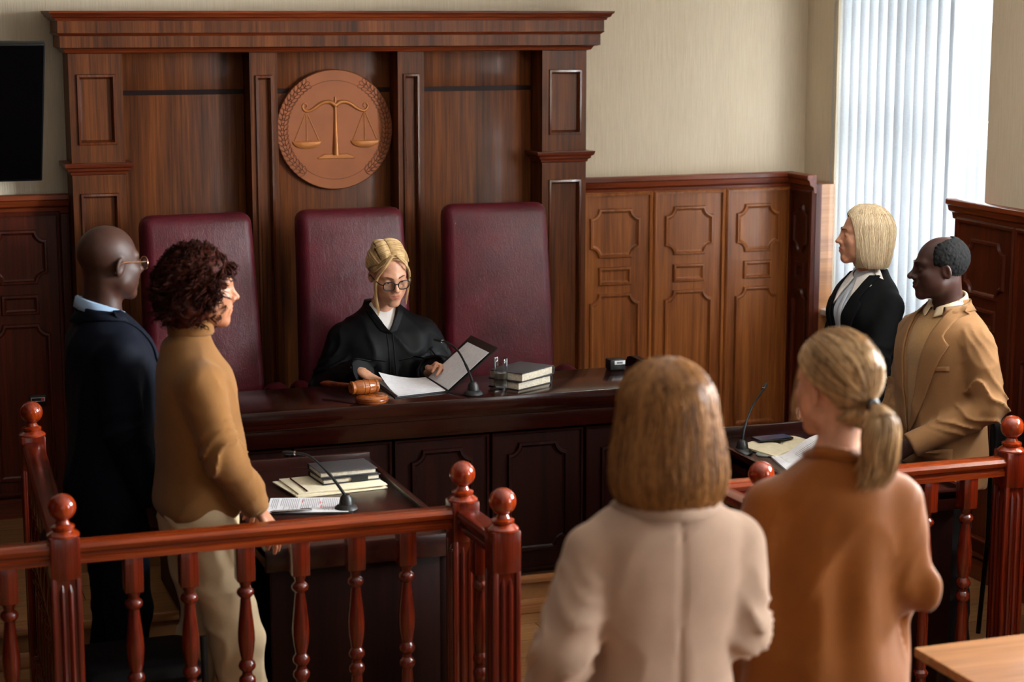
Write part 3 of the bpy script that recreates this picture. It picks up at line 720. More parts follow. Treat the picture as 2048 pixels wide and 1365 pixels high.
for i in range(24):
    u=.2+i*.029; u2=u+.006; h=lambda w:.0098+.075*math.sin(w*PI*.62)**1.5
    b.bm.faces.new([b.bm.verts.new(q) for q in ((-.07+.2*u-.004,-.07+.02*u,h(u)+.0006),(-.07+.2*u2-.004,-.07+.02*u2,h(u2)+.0006),(-.07+.2*u2-.016,.05+.02*u2,h(u2)+.0006),(-.07+.2*u-.016,.05+.02*u,h(u)+.0006))])
b.build('printed_lines',M['ink'],t)
t=empty('disc_stand',(3.208,6.262,DZ),0,'small pale round disc beside the slim microphone base on the desk','coaster')
MB().lathe((0,0,0),[(0,0),(.034,0),(.035,.003),(.033,.006),(0,.006)],30).build('disc',plain('grey_green',(120,128,120),.3),t)
# small white-edged device on the left wainscot
t=empty('wall_device',(.757,8.545,.70),0,'tiny black wall device with white outline on the left wainscot','device')
MB().bx(-.036,.036,-.012,.012,-.03,.02,.003).build('housing',M['dark_plastic'],t)
b=MB(); f=lambda u,v,h:(u,-.012-h,v); b.moulding(rect(-.030,.030,-.008,.010),[(0,0),(0,.001),(.0022,.001),(.0022,0)],f); b.build('outline',M['white_plastic'],t)
MB().bx(.014,.028,-.0135,-.012,-.006,.008).build('button',M['red_plastic'],t)
# ------------------------------------------------------------------ distance-field modelling for people
def A(*v): return np.array(v,dtype=np.float64)
def vnoise(P,f,seed=0):
    Q=P*np.asarray(f,dtype=np.float64)+seed*17.31; I=np.floor(Q).astype(np.int64); F=Q-I; F=F*F*(3-2*F); out=0
    for dx in (0,1):
        for dy in (0,1):
            for dz in (0,1):
                h=((I[:,0]+dx)*73856093)^((I[:,1]+dy)*19349663)^((I[:,2]+dz)*83492791); h=(h^(h>>13))*1274126177; h=(h^(h>>16))&0xffff
                w=(F[:,0] if dx else 1-F[:,0])*(F[:,1] if dy else 1-F[:,1])*(F[:,2] if dz else 1-F[:,2]); out=out+w*(h/65535.0)
    return out*2-1
def smin(a,b,k): h=np.clip(.5+.5*(b-a)/k,0,1); return b*(1-h)+a*h-k*h*(1-h)
def smax(a,b,k): return -smin(-a,-b,k)
def sph(P,c,r): return np.linalg.norm(P-A(*c),axis=1)-r
def ell(P,c,r,R=None):
    Q=P-A(*c)
    if R is not None: Q=Q@R
    r=A(*r); k0=np.linalg.norm(Q/r,axis=1); k1=np.linalg.norm(Q/(r*r),axis=1)+1e-9
    return k0*(k0-1)/k1
def rc(P,a,b,ra,rb):
    a=A(*a);b=A(*b);ab=b-a; t=np.clip(((P-a)@ab)/(ab@ab),0,1)
    return np.linalg.norm(P-a-t[:,None]*ab,axis=1)-(ra+(rb-ra)*t)
def chain(P,pts,rad,k=.012):
    d=None
    for i in range(len(pts)-1):
        e=rc(P,pts[i],pts[i+1],rad[i],rad[i+1]); d=e if d is None else smin(d,e,k)
    return d
def spl(pts,rad,n=4):
    q=cr([tuple(p)+(r,) for p,r in zip(pts,rad)],n); return [x[:3] for x in q],[x[3] for x in q]
def mir(P): Q=P.copy(); Q[:,0]=np.abs(Q[:,0]); return Q
def loft(P,T,p=2.3,grow=0.0):
    """T rows: z, half width, half depth, y centre (x centre)"""
    T=np.asarray(T,dtype=np.float64); z=P[:,2]; zz=np.clip(z,T[0,0],T[-1,0])
    f=lambda k:np.interp(zz,_S(T)[:,0],_S(T)[:,k])
    a=f(1)+grow; b=f(2)+grow; y=P[:,1]-f(3); x=P[:,0]-(f(4) if T.shape[1]>4 else 0)
    k=(np.abs(x/a)**p+np.abs(y/b)**p)**(1/p); d=(k-1)*np.minimum(a,b)*.85
    return np.maximum(d,np.maximum(T[0,0]-z,z-T[-1,0]))
_sc={}
def _S(T):
    key=T.tobytes()
    if key not in _sc: _sc[key]=np.array(cr([tuple(r) for r in T],5))
    return _sc[key]
_CE=[(0,1,0,0),(0,1,1,0),(0,1,0,1),(0,1,1,1)]
def sdf_mesh(fn,lo,hi,h,B=10):
    lo=A(*lo);hi=A(*hi); n=(np.ceil((hi-lo)/h/B)*B).astype(int); ax=[lo[i]+h*np.arange(n[i]) for i in range(3)]
    nb=n//B; C=np.stack(np.meshgrid(*[lo[i]+h*(np.arange(nb[i])*B+(B-1)/2) for i in range(3)],indexing='ij'),-1).reshape(-1,3)
    d=fn(C); act=np.abs(d)<B*h*.87*1.5+.02; val=np.where(d>0,1.0,-1.0).astype(np.float32)
    V=np.repeat(val[:,None],B**3,axis=1)
    L=np.stack(np.meshgrid(*[np.arange(B)]*3,indexing='ij'),-1).reshape(-1,3)*h-(B-1)/2*h
    ids=np.nonzero(act)[0]
    for s in range(0,len(ids),160):
        q=ids[s:s+160]; P=(C[q][:,None,:]+L[None]).reshape(-1,3); V[q]=fn(P).reshape(len(q),-1)
    V=V.reshape(nb[0],nb[1],nb[2],B,B,B).transpose(0,3,1,4,2,5).reshape(n[0],n[1],n[2])
    S=V<0; cnt=np.zeros((n[0]-1,n[1]-1,n[2]-1),dtype=np.int8); cor=[]
    for a in (0,1):
        for b in (0,1):
            for c in (0,1):
                cor.append((a,b,c)); cnt+=S[a:n[0]-1+a,b:n[1]-1+b,c:n[2]-1+c]
    m=(cnt>0)&(cnt<8); I=np.argwhere(m); idx=-np.ones(m.shape,dtype=np.int64); idx[m]=np.arange(len(I))
    vv=np.stack([V[I[:,0]+a,I[:,1]+b,I[:,2]+c] for a,b,c in cor],1)
    acc=np.zeros((len(I),3)); num=np.zeros(len(I))
    for i in range(8):
        for j in range(i+1,8):
            df=[cor[j][k]-cor[i][k] for k in range(3)]
            if sum(abs(x) for x in df)!=1: continue
            x=(vv[:,i]<0)!=(vv[:,j]<0); t=vv[:,i]/(vv[:,i]-vv[:,j]+1e-12); p=A(*cor[i])[None]+t[:,None]*A(*df)[None]
            acc[x]+=p[x]; num[x]+=1
    X=lo+(I+acc/num[:,None])*h; F=[]
    for axs in range(3):
        o=[k for k in range(3) if k!=axs]; sl0=[slice(None)]*3; sl1=[slice(None)]*3; sl0[axs]=slice(0,-1); sl1[axs]=slice(1,None)
        E=S[tuple(sl0)]!=S[tuple(sl1)]; Q=np.argwhere(E); ok=(Q[:,o[0]]>0)&(Q[:,o[1]]>0)&(Q[:,o[0]]<n[o[0]]-1)&(Q[:,o[1]]<n[o[1]]-1); Q=Q[ok]
        def g(u,v):
            R=Q.copy(); R[:,o[0]]-=u; R[:,o[1]]-=v; return idx[R[:,0],R[:,1],R[:,2]]
        f=np.stack([g(1,1),g(0,1),g(0,0),g(1,0)],1); ins=S[Q[:,0],Q[:,1],Q[:,2]]
        flip=ins if axs!=1 else ~ins
        f[~flip]=f[~flip][:,::-1]; F.append(f)
    return X,np.concatenate(F)
def rotm(yaw=0,pitch=0,roll=0):
    """columns = axes; yaw turns to the person's right, pitch nods down"""
    return np.array(Matrix.Rotation(-math.radians(yaw),3,'Z')@Matrix.Rotation(-math.radians(pitch),3,'X')@Matrix.Rotation(math.radians(roll),3,'Y'))
# ---- head, in head space: origin between the eyes' height and ears, +y forward
def head_fn(o):
    jw=o.get('jaw',1.0); fem=o.get('fem',0); nz=o.get('nose',1.0); lip=o.get('lip',1.0); br=o.get('brow',1.0)
    def f(Q):
        Mq=mir(Q)
        d=ell(Q,(0,-.016,.036),(.076,.099,.085)); d=smin(d,ell(Q,(0,.024,-.035),(.057*jw,.066,.088)),.045)
        d=smin(d,rc(Mq,(.047*jw,.004,-.064),(.013,.072,-.105),.019,.015),.03); d=smin(d,ell(Mq,(.041,.06,-.022),(.021,.021,.018)),.026)
        d=smin(d,ell(Mq,(.040*jw,.030,-.050),(.022,.042,.036)),.03)
        d=smin(d,rc(Mq,(.006,.088,.019),(.043,.068,.024),.0085*br,.010*br),.018)
        d=smax(d,-sph(Mq,(.032,.103,-.001),.0165),.016)
        d=smin(d,ell(Mq,(.0315,.0755,.0),(.0165,.0150,.0125)),.006); d=smax(d,-ell(Mq,(.0315,.093,-.0012),(.0135,.010,.0056*o.get('eye',1))),.0025)
        d=smin(d,chain(Q,[(0,.078,.03),(0,.083,.0),(0,.084,-.034)],[.012,.0125,.015],.01),.008)
        d=smin(d,chain(Q,[(0,.090,.018),(0,.0985,-.004),(0,.1125*(.94+.06*nz)+.002,-.028)],[.0065,.0072,.0098*nz],.006),.012)
        d=smin(d,sph(Mq,(.0115*nz,.1015,-.034),.0078*nz),.008); d=smax(d,-ell(Mq,(.0062,.1075,-.0435),(.004,.006,.004)),.003)
        d=smin(d,ell(Q,(0,.080,-.066),(.029,.022,.026)),.02)
        d=smin(d,rc(Mq,(.004,.1005,-.0585),(.021,.0885,-.0635),.0052*lip,.0028),.004); d=smin(d,rc(Mq,(0,.0995,-.0705),(.018,.0895,-.0675),.0064*lip,.0035),.004)
        d=smax(d,-rc(Mq,(0,.1075,-.0642),(.0235,.0915,-.0645),.0016,.001),.0025)
        d=smin(d,ell(Q,(0,.078,-.106),(.018,.016,.015)),.02)
        Re=np.array(Matrix.Rotation(math.radians(-12),3,'X')@Matrix.Rotation(math.radians(18),3,'Z'))
        d=smin(d,ell(Mq,(.0775,-.012,-.008),(.0075,.0195,.0315),Re),.006); d=smax(d,-ell(Mq,(.0845,-.008,-.006),(.0055,.0105,.019),Re),.005)
        return d
    return f
def head_mats(X,F):
    """faces of the lips get their own colour"""
    c=X[F].mean(1); a=np.abs(c[:,0]); lip=(c[:,1]>.086)&(((c[:,2]+.0645+.002*(a<.004))/(.0105-.12*a))**2+(a/.0225)**2<1)
    return lip.astype(np.int32)
# ---- hand, right hand: wrist at origin, fingers +y, palm towards -z, thumb on -x
def hand_fn(curl=(.35,.45,.3),thumb=.0,spread=.10,sc=1.0,curls=None):
    mc=[(-.029,.090,.0),(-.009,.095,.003),(.011,.091,.002),(.029,.081,-.002)]; ln=[(.043,.026,.021),(.047,.029,.022),(.043,.027,.021),(.033,.020,.019)]
    segs=[]
    for i in range(4):
        c=(curls[i] if curls else curl); a=0; p=A(*mc[i]); sp=spread*(i-1.4)*.8; pts=[tuple(p)]
        for k in range(3):
            a+=c[k]*(1+.06*i); dv=A(math.sin(sp)*math.cos(a),math.cos(sp)*math.cos(a),-math.sin(a)); p=p+dv*ln[i][k]; pts.append(tuple(p))
        segs.append(pts)
    tp=[(-.020,.022,-.006),(-.044,.052,-.014-.012*thumb),(-.055+.018*thumb,.083,-.018-.02*thumb),(-.056+.034*thumb,.110,-.020-.024*thumb)]
    def f(P):
        Q=P/sc
        d=None
        for i in range(4):
            e=rc(Q,(mc[i][0]*.55,.0,0),mc[i],.0135,.0115); d=e if d is None else smin(d,e,.012)
        W=Q*A(1,1,1.35); d=smin(d,rc(W,(0,-.07,0),(0,.012,0),.029,.0265),.015)
        for i in range(4):
            r=[.0100,.0088,.0080,.0066] if i<3 else [.0088,.0077,.0070,.0058]
            d=smin(d,chain(Q,segs[i],r,.002),.005)
            kn=A(*segs[i][1]); d=smin(d,sph(Q,kn,r[1]*1.07),.003)
        d=smin(d,chain(Q,tp,[.0155,.0118,.0102,.0078],.006),.010)
        return d*sc
    return f,segs,tp
def basis(fwd,palm):
    f=A(*fwd); f/=np.linalg.norm(f); n=-A(*palm); n-=f*(n@f); n/=np.linalg.norm(n); x=np.cross(f,n); return np.stack([x,f,n],1)

class Person:
    def __init__(s,name,loc,facing,sc,label,zoff=0.0,cat='person',k=1.0):
        s.root=empty(name,loc,-math.radians(facing),label,cat); s.s=sc; s.off=A(0,0,-zoff)
    def put(s,nm,X,F,m,parent=None,mi=None):
        return mesh_np(nm,X*s.s+s.off,F,m,parent or s.root,True,mi)
    def sdf(s,nm,fn,lo,hi,h,m,parent=None):
        X,F=sdf_mesh(fn,lo,hi,h); return s.put(nm,X,F,m,parent)
    def grid(s,nm,G,m,parent=None,th=.004,closed=False):
        """G: (n,m,3) sheet given a thickness"""
        G=np.asarray(G,dtype=np.float64); n,mm=G.shape[:2]
        du=np.gradient(G,axis=0); dv=np.gradient(G,axis=1); nn=np.cross(du,dv); nn/=np.linalg.norm(nn,axis=2,keepdims=True)+1e-9
        V=np.concatenate([(G+nn*th/2).reshape(-1,3),(G-nn*th/2).reshape(-1,3)]); F=[]; o=n*mm
        for i in range(n-1):
            for j in range(mm-1):
                a=i*mm+j; F.append((a,a+mm,a+mm+1,a+1)); F.append((o+a,o+a+1,o+a+mm+1,o+a+mm))
        for i in range(n-1):
            for j in (0,mm-1):
                a=i*mm+j; q=(a,a+mm,o+a+mm,o+a); F.append(q if j else q[::-1])
        for j in range(mm-1):
            for i in (0,n-1):
                a=i*mm+j; q=(a,a+1,o+a+1,o+a); F.append(q[::-1] if i else q)
        return s.put(nm,V,np.array(F),m,parent)
    def mb(s,nm,b,m,parent=None,ang=40):
        o=b.build(nm,m,parent or s.root,ang=ang); me=o.data
        for v in me.vertices: v.co=v.co*s.s+Vector(s.off)
        return o
def tubes(paths,rad,seg=4):
    """paths (S,N,3), rad (S,N) -> one mesh of tapering strands"""
    Pq=np.asarray(paths,dtype=np.float64); R=np.asarray(rad); S,Nn=Pq.shape[:2]
    t=np.gradient(Pq,axis=1); t/=np.linalg.norm(t,axis=2,keepdims=True)+1e-9
    ref=np.where(np.abs(t[:,:,2:3])<.8,A(0,0,1),A(.3,.95,0)); u=np.cross(t,ref); u/=np.linalg.norm(u,axis=2,keepdims=True)+1e-9; v=np.cross(t,u)
    an=2*PI*np.arange(seg)/seg
    V=Pq[:,:,None,:]+R[:,:,None,None]*(u[:,:,None,:]*np.cos(an)[None,None,:,None]+v[:,:,None,:]*np.sin(an)[None,None,:,None])
    V=V.reshape(-1,3); F=[]
    b=(np.arange(S)[:,None]*Nn+np.arange(Nn-1)[None,:]).reshape(-1)*seg
    for k in range(seg):
        k2=(k+1)%seg; F.append(np.stack([b+k,b+k2,b+seg+k2,b+seg+k],1))
    return V,np.concatenate(F)
def joinm(*parts):
    Vs=[];Fs=[];o=0
    for V,F in parts: Vs.append(V);Fs.append(F+o);o+=len(V)
    return np.concatenate(Vs),np.concatenate(Fs)
# ------------------------------------------------------------------ people: shared builders
M['eye_white']=plain('eye_white',(172,160,152),.3,var=.03); M['iris']=plain('iris',(70,58,48),.2); M['pupil']=plain('pupil',(8,8,9),.15)
M['shoe']=plain('shoe_black',(16,14,14),.3)
FR=np.array(Matrix.Rotation(.45,3,'Y'))
def to_p(X,H,R): return X@R.T+A(*H)
def body(p,H,R,ho,sk,lips,T,arms,legs,neck=(.050,.054,.070),nb=(0,-.022,1.46),hh=.0035):
    hf=head_fn(ho); n0=tuple(to_p(A(0,-.030,-.055)[None],H,R)[0]); n1=nb; n2=(nb[0],nb[1]-.01,nb[2]-.10)
    def f(P):
        d=hf((P-A(*H))@R); d=smin(d,rc(P,n0,n1,neck[0],neck[1]),.022); return smin(d,rc(P,n1,n2,neck[1],neck[2]),.03)
    Hc=A(*H); hx=sdf_mesh(f,Hc-A(.12,.15,.26),Hc+A(.12,.15,.14),hh); mi=[head_mats((hx[0]-Hc)@R,hx[1])]
    def core(P):
        d=loft(P,T,2.2,-.026)
        d=np.maximum(d,P[:,2]-1.42)
        for a in arms: d=smin(d,chain(P,[a['s'],a['e'],a['w']],[.046,.036,.026]),.03)
        for l in legs: d=smin(d,chain(P,l[:3],[.072,.048,.036]),.03)
        return smin(d,rc(P,n1,n2,neck[1]*.9,neck[2]*.9),.03)
    parts=[hx]; pts=A(*[q for a in arms for q in (a['s'],a['e'],a['w'])]+[q for l in legs for q in l[:3]]+[(0,-.13,1.5),(0,.13,1.5)])
    c=sdf_mesh(core,pts.min(0)-.13,pts.max(0)+A(.13,.13,.05),.017); parts.append(c); mi.append(np.zeros(len(c[1]),int))
    nails=[]
    for a in arms:
        if a.get('hide'): pass
        hf2,segs,tp=hand_fn(a.get('curl',(.35,.45,.3)),a.get('thumb',0),a.get('spread',.1),a.get('hs',.95),a.get('curls'))
        sgn=a['side']; X,F=sdf_mesh(hf2,(-.09,-.085,-.13),(.07,.215,.06),a.get('hh',.0042))
        if sgn<0: X=X*A(-1,1,1); F=F[:,::-1]
        B_=basis(a['f'],a['p']); X=X@B_.T+A(*a['w']); parts.append((X,F)); mi.append(np.zeros(len(F),int))
    X,F=joinm(*parts); bo=p.put('body',X,F,[sk,lips],None,np.concatenate(mi))
    # eyes and brows
    for sx in (-1,1):
        b=MB(); b.sphere((0,0,0),.0124,28,20); me=b.build('eye',[M['eye_white'],M['iris'],M['pupil']],bo).data
        g=A(sx*ho.get('gx',0),1,ho.get('gz',-.1)); g/=np.linalg.norm(g); RR=R
        co=np.zeros(len(me.vertices)*3); me.vertices.foreach_get('co',co); co=co.reshape(-1,3)
        for poly in me.polygons:
            cs=float(np.dot(np.array(poly.center),g))/.0124; poly.material_index=2 if cs>.955 else (1 if cs>.84 else 0)
        co=to_p(co+A(sx*.0315,.0752,0),H,R)*p.s+p.off; me.vertices.foreach_set('co',co.ravel()); me.update()
        if ho.get('browmat'):
            pts_=cr([(sx*.011,.0965,.0215),(sx*.022,.0955,.0265),(sx*.036,.0885,.0285),(sx*.049,.0735,.0225)],4)
            pa=[];ra=[]
            for q in range(46):
                i=RNG.integers(0,len(pts_)-3); a0=A(*pts_[i])+RNG.normal(0,.0012,3); a1=A(*pts_[min(i+3,len(pts_)-1)])+RNG.normal(0,.001,3)+A(0,.001,.002); pa.append([a0,(a0+a1)/2+A(0,.0012,0),a1]); ra.append([.0009,.0009,.0003])
            V,F2=tubes(pa,ra,3); p.put('eyebrow',to_p(V,H,R),F2,ho['browmat'],bo)
    return bo
def wrinkle(P,a,amp,seed,freq=70):
    s,e,w=A(*a['s']),A(*a['e']),A(*a['w']); ax=(w-s)/np.linalg.norm(w-s); t=(P-e)@ax
    g=np.exp(-((t+.01)/.085)**2)+.45*np.exp(-((t-.13)/.05)**2)+.25*np.exp(-((t+.2)/.06)**2)
    q=np.sin(t*freq*.62+6*vnoise(P,(8,8,8),seed)+14*((P-e)@A(.3,.8,.2))); return -amp*1.5*g*(np.clip(1-np.abs(q),0,1)**1.6-.35)
def top_fn(T,arms,r,k=.03,pw=2.3,fold=.004,ff=(11,11,4),wr=.004,seed=1,cuff=True,grow=0):
    def f(P):
        d=loft(P,T,pw,grow)
        for i,a in enumerate(arms):
            mid=(A(*a['e'])*.5+A(*a['s'])*.5); rr=a.get('r',r)
            wd=A(*a['w'])-A(*a['e']); wd/=np.linalg.norm(wd); c=chain(P,[a['s'],a['e'],tuple(A(*a['w'])+wd*a.get('ext',0.0))],[x+grow for x in rr],.02); q=(P-A(*a['w']))@wd
            if wr: c=c+wrinkle(P,a,wr,seed+i)
            q=q-a.get('ext',0.0); c=np.maximum(c,q)
            if cuff: c=smax(c,-np.maximum(rc(P,tuple(A(*a['w'])-wd*.03),tuple(A(*a['w'])+wd*.06),rr[2]-.008,rr[2]-.006),-q-.03),.004)
            d=smin(d,c,k)
        if fold:
            Wq=P+.03*np.stack([vnoise(P,(6,6,6),seed+5),vnoise(P,(6,6,6),seed+6),np.zeros(len(P))],1)
            d=d+fold*(vnoise(Wq,ff,seed)*.7)-fold*1.3*((1-np.abs(vnoise(Wq@FR,tuple(.9*x for x in ff),seed+3)))**3-.3)
        return d
    return f
def bounds(T,arms,zlo,zhi,m=.13):
    T=np.asarray(T); pts=[q for a in arms for q in (a['s'],a['e'],a['w'])]+[(-T[:,1].max(),-.1,zlo),(T[:,1].max(),.1,zhi)]
    q=A(*pts); lo=q.min(0)-m; hi=q.max(0)+m; hi[2]=max(zhi+.01,0); lo[2]=min(lo[2],zlo-.02); return lo,hi
def vcut(fn,zb,zt,wt,wb=.0,y0=.02,pw=1.0):
    def f(P):
        d=fn(P); u=np.clip((P[:,2]-zb)/(zt-zb),0,1.6)**pw; w=wb+(wt-wb)*u
        c=np.maximum(np.maximum(np.abs(P[:,0])-w,y0-P[:,1]),zb-P[:,2]); return smax(d,-c,.004)
    return f
def surf_y(fn,x,z,y=.35,back=False):
    x=np.asarray(x,float).ravel(); z=np.asarray(z,float).ravel(); s=1 if not back else -1; yy=np.full(len(x),y*s)
    for _ in range(40):
        d=fn(np.stack([x,yy,z],1)); yy=yy-s*np.clip(d*.8,-.02,.05)
    ok=np.abs(fn(np.stack([x,yy,z],1)))<.006
    if not ok.all():
        i=np.arange(len(x)); yy=np.interp(i,i[ok],yy[ok]) if ok.any() else np.full(len(x),-.01)
    return yy
def lapels(p,fn,zb,zt,wt,wb,m,wide=.085,notch=.62,pw=1.0,par=None,nm='lapel'):
    for sx in (-1,1):
        G=[]
        for i in range(34):
            r=i/33; z=zb+(zt-.012-zb)*r; w=wb+(wt-wb)*r**pw
            wd=np.interp(r,[0,.12,notch,notch+.02,notch+.05,.92,1],[.004,.03,wide,wide,wide*.6,wide*.52,wide*.4])
            us=np.linspace(0,1,9); xs=sx*(w-.003+us*wd); ys=surf_y(fn,xs,np.full(9,z)); 
            G.append(np.stack([xs,ys+.006+.004*(1-us),np.full(9,z)-.012*us*(1-r)],1))
        G=np.array(G); p.grid(nm,G if sx>0 else G[:,::-1],m,par,.006)
def neck_band(p,nm,rows,m,par=None,span=150,c=(0,-.024),th=.003,n=40,ry=1.05,fn=None,gap=.004,k0=0):
    """rows: list of functions of t (0 at nape, 1 at the front ends) -> (radius, z)"""
    G=[]
    for i in range(n+1):
        ph=math.radians(-span+2*span*i/n); t=abs(ph)/math.radians(span); row=[]
        for f in rows:
            r,z=f(t); row.append((c[0]+r*math.sin(ph),c[1]-r*ry*math.cos(ph),z))
        G.append(row)
    G=np.array(G)
    if fn is not None:          # lay the band on the garment below it
        Q=G[:,k0:].reshape(-1,3).copy(); r=Q-np.array([c[0],c[1],0]); r[:,2]=0; r/=np.linalg.norm(r,axis=1,keepdims=True)+1e-9
        tt=np.repeat((np.abs(np.linspace(-1,1,n+1))**2)[:,None],G.shape[1]-k0,1).reshape(-1,1); r=r*(.35+.65*tt)+A(0,0,1)*(1-tt); r/=np.linalg.norm(r,axis=1,keepdims=True)
        for _ in range(14): Q+=r*np.clip(gap-fn(Q),0,.02)[:,None]
        G[:,k0:]=Q.reshape(G[:,k0:].shape)
    return p.grid(nm,G,m,par,th)
def shirt_collar(p,m,par=None,r=.062,zb=1.505,zf=1.468,tip=1.415,c=(0,-.024),span=168,stand=.045,fn=None):
    zz=lambda t:zb+(zf-zb)*t**1.3
    neck_band(p,'collar',[lambda t:(r+.004,zz(t)-stand),lambda t:(r-.001,zz(t)-.01),lambda t:(r+.001,zz(t)),lambda t:(r+.006,zz(t)-.003),lambda t:(r+.010+.004*t,zz(t)-.02-.01*t),lambda t:(r+.014+.016*t**2,zz(t)-.036-(zf-tip-.036)*t**3)],m,par,span,c,.0035,fn=fn,gap=.008,k0=3)
def trousers(p,legs,m,waist=.97,T=None,r=(.098,.072,.062),seed=5,amp=.005,h=.010):
    def f(P):
        d=loft(P,[(.80,.15,.105,-.02),(.86,.165,.12,-.015),(.93,.165,.118,-.01),(waist,.155,.105,-.005)],2.2)
        for l in legs:
            q=chain(P,[l[0],l[1],l[2]],list(r),.03); q=np.maximum(q,(l[2][2]-.0)-P[:,2]); d=smin(d,q,.025)
        return d+amp*(vnoise(P,(9,9,12),seed)+.4*vnoise(P,(20,20,24),seed+2))-amp*1.5*((1-np.abs(vnoise(P@FR,(7,7,13),seed+4)))**4-.2)
    q=A(*[x for l in legs for x in l[:3]]); p.sdf('trousers',f,q.min(0)-A(.16,.17,.03),A(q[:,0].max()+.16,q[:,1].max()+.17,waist+.03),h,m)
def shoes(p,legs,facing=0,m=None,heel=.02):
    for l in legs:
        an=A(*l[2]); g=A(an[0],an[1],0)
        def f(P):
            Q=P-g; d=ell(Q,(0,.06,.045),(.042,.13,.04)); d=smin(d,ell(Q,(0,-.015,.06),(.04,.055,.055)),.03); d=np.maximum(d,.004-Q[:,2])
            s=np.maximum(np.sqrt((Q[:,0]/.044)**2+((Q[:,1]-.05)/.145)**2)-1,0)*.05+np.maximum(np.abs(Q[:,2]-.008)-.008,0)-.002
            return smin(d,s,.004)
        p.sdf('shoe',f,g+A(-.06,-.12,-.005),g+A(.06,.22,.14),.008,m or M['shoe'])
# ---- hair
SCALP_C=A(0,-.016,.036); SCALP_R=A(.076,.099,.085)
def ydir(th,ph): return np.stack([np.sin(th)*np.sin(ph),np.sin(th)*np.cos(ph),np.cos(th)],-1)
def loft_hair(p,H,R,T,edge,m,n=900,zend=-.13,curl=.0,seed=1,rad=.0026,part=.0,groove=.0022,nm='hair',wav=.0):
    """hair hanging over a turned outline T (z, a, b, cy); edge(z) = foremost y of the hair"""
    rg=np.random.default_rng(seed)
    def f(Q):
        d=loft(Q,T,2.0); e=Q[:,1]-edge(Q[:,2]); d=smax(d,e,.008)
        ang=np.arctan2(Q[:,0],-(Q[:,1]+.02)); 
        d=d+groove*np.sin(ang*46+3*vnoise(Q,(12,12,3),seed))*np.clip((.11-Q[:,2])*9,0,1)+.002*vnoise(Q,(18,18,5),seed+1)
        inn=ell(Q,(0,-.012,.0),(.066,.088,.14)); low=np.maximum(inn,Q[:,2]+.06); return smax(d,-low,.01)
    lo=A(-.17,-.18,T[0][0]-.02); hi=A(.17,.15,T[-1][0]+.02); X,F=sdf_mesh(f,lo,hi,.0055)
    S=_S(np.asarray(T,float)); nn=26; ph=rg.uniform(-PI,PI,n); lay=rg.uniform(-.0015,.0055,n); L0=rg.uniform(0,.012,n); top=T[-1][0]-.004
    nn=36; t=np.linspace(0,1,nn); z=top-(top-(zend-L0)[:,None])*(t[None]**2.0); z=z-(1-np.cos(ph))[:,None]*0
    a=np.interp(z,S[:,0],S[:,1]); b=np.interp(z,S[:,0],S[:,2]); cy=np.interp(z,S[:,0],S[:,3])
    PH=np.repeat(ph[:,None],nn,1)+.10*np.sin(z*40+rg.uniform(0,6,n)[:,None])*wav
    k=1+lay[:,None]/np.maximum(a,.02); y=cy+b*k*np.cos(PH); ym=edge(z.ravel()).reshape(z.shape)+rg.uniform(-.006,.002,n)[:,None]
    cl=np.clip((ym-cy)/(b*k+1e-6),-1,1); ov=y>ym; PH=np.where(ov,np.sign(PH+1e-9)*np.arccos(cl),PH)
    x=a*k*np.sin(PH)+part*(1-t)[None]**3; y=cy+b*k*np.cos(PH)
    Pq=np.stack([x,y,z],2)+rg.normal(0,.0006,(n,nn,3)); rr=rad*(.5+.5*np.sin(PI*np.clip(t*.9+.1,0,1)))[None]*rg.uniform(.6,1.3,n)[:,None]
    hs=joinm((X,F),tubes(Pq,rr,4)); return p.put(nm,to_p(hs[0],H,R),hs[1],m)
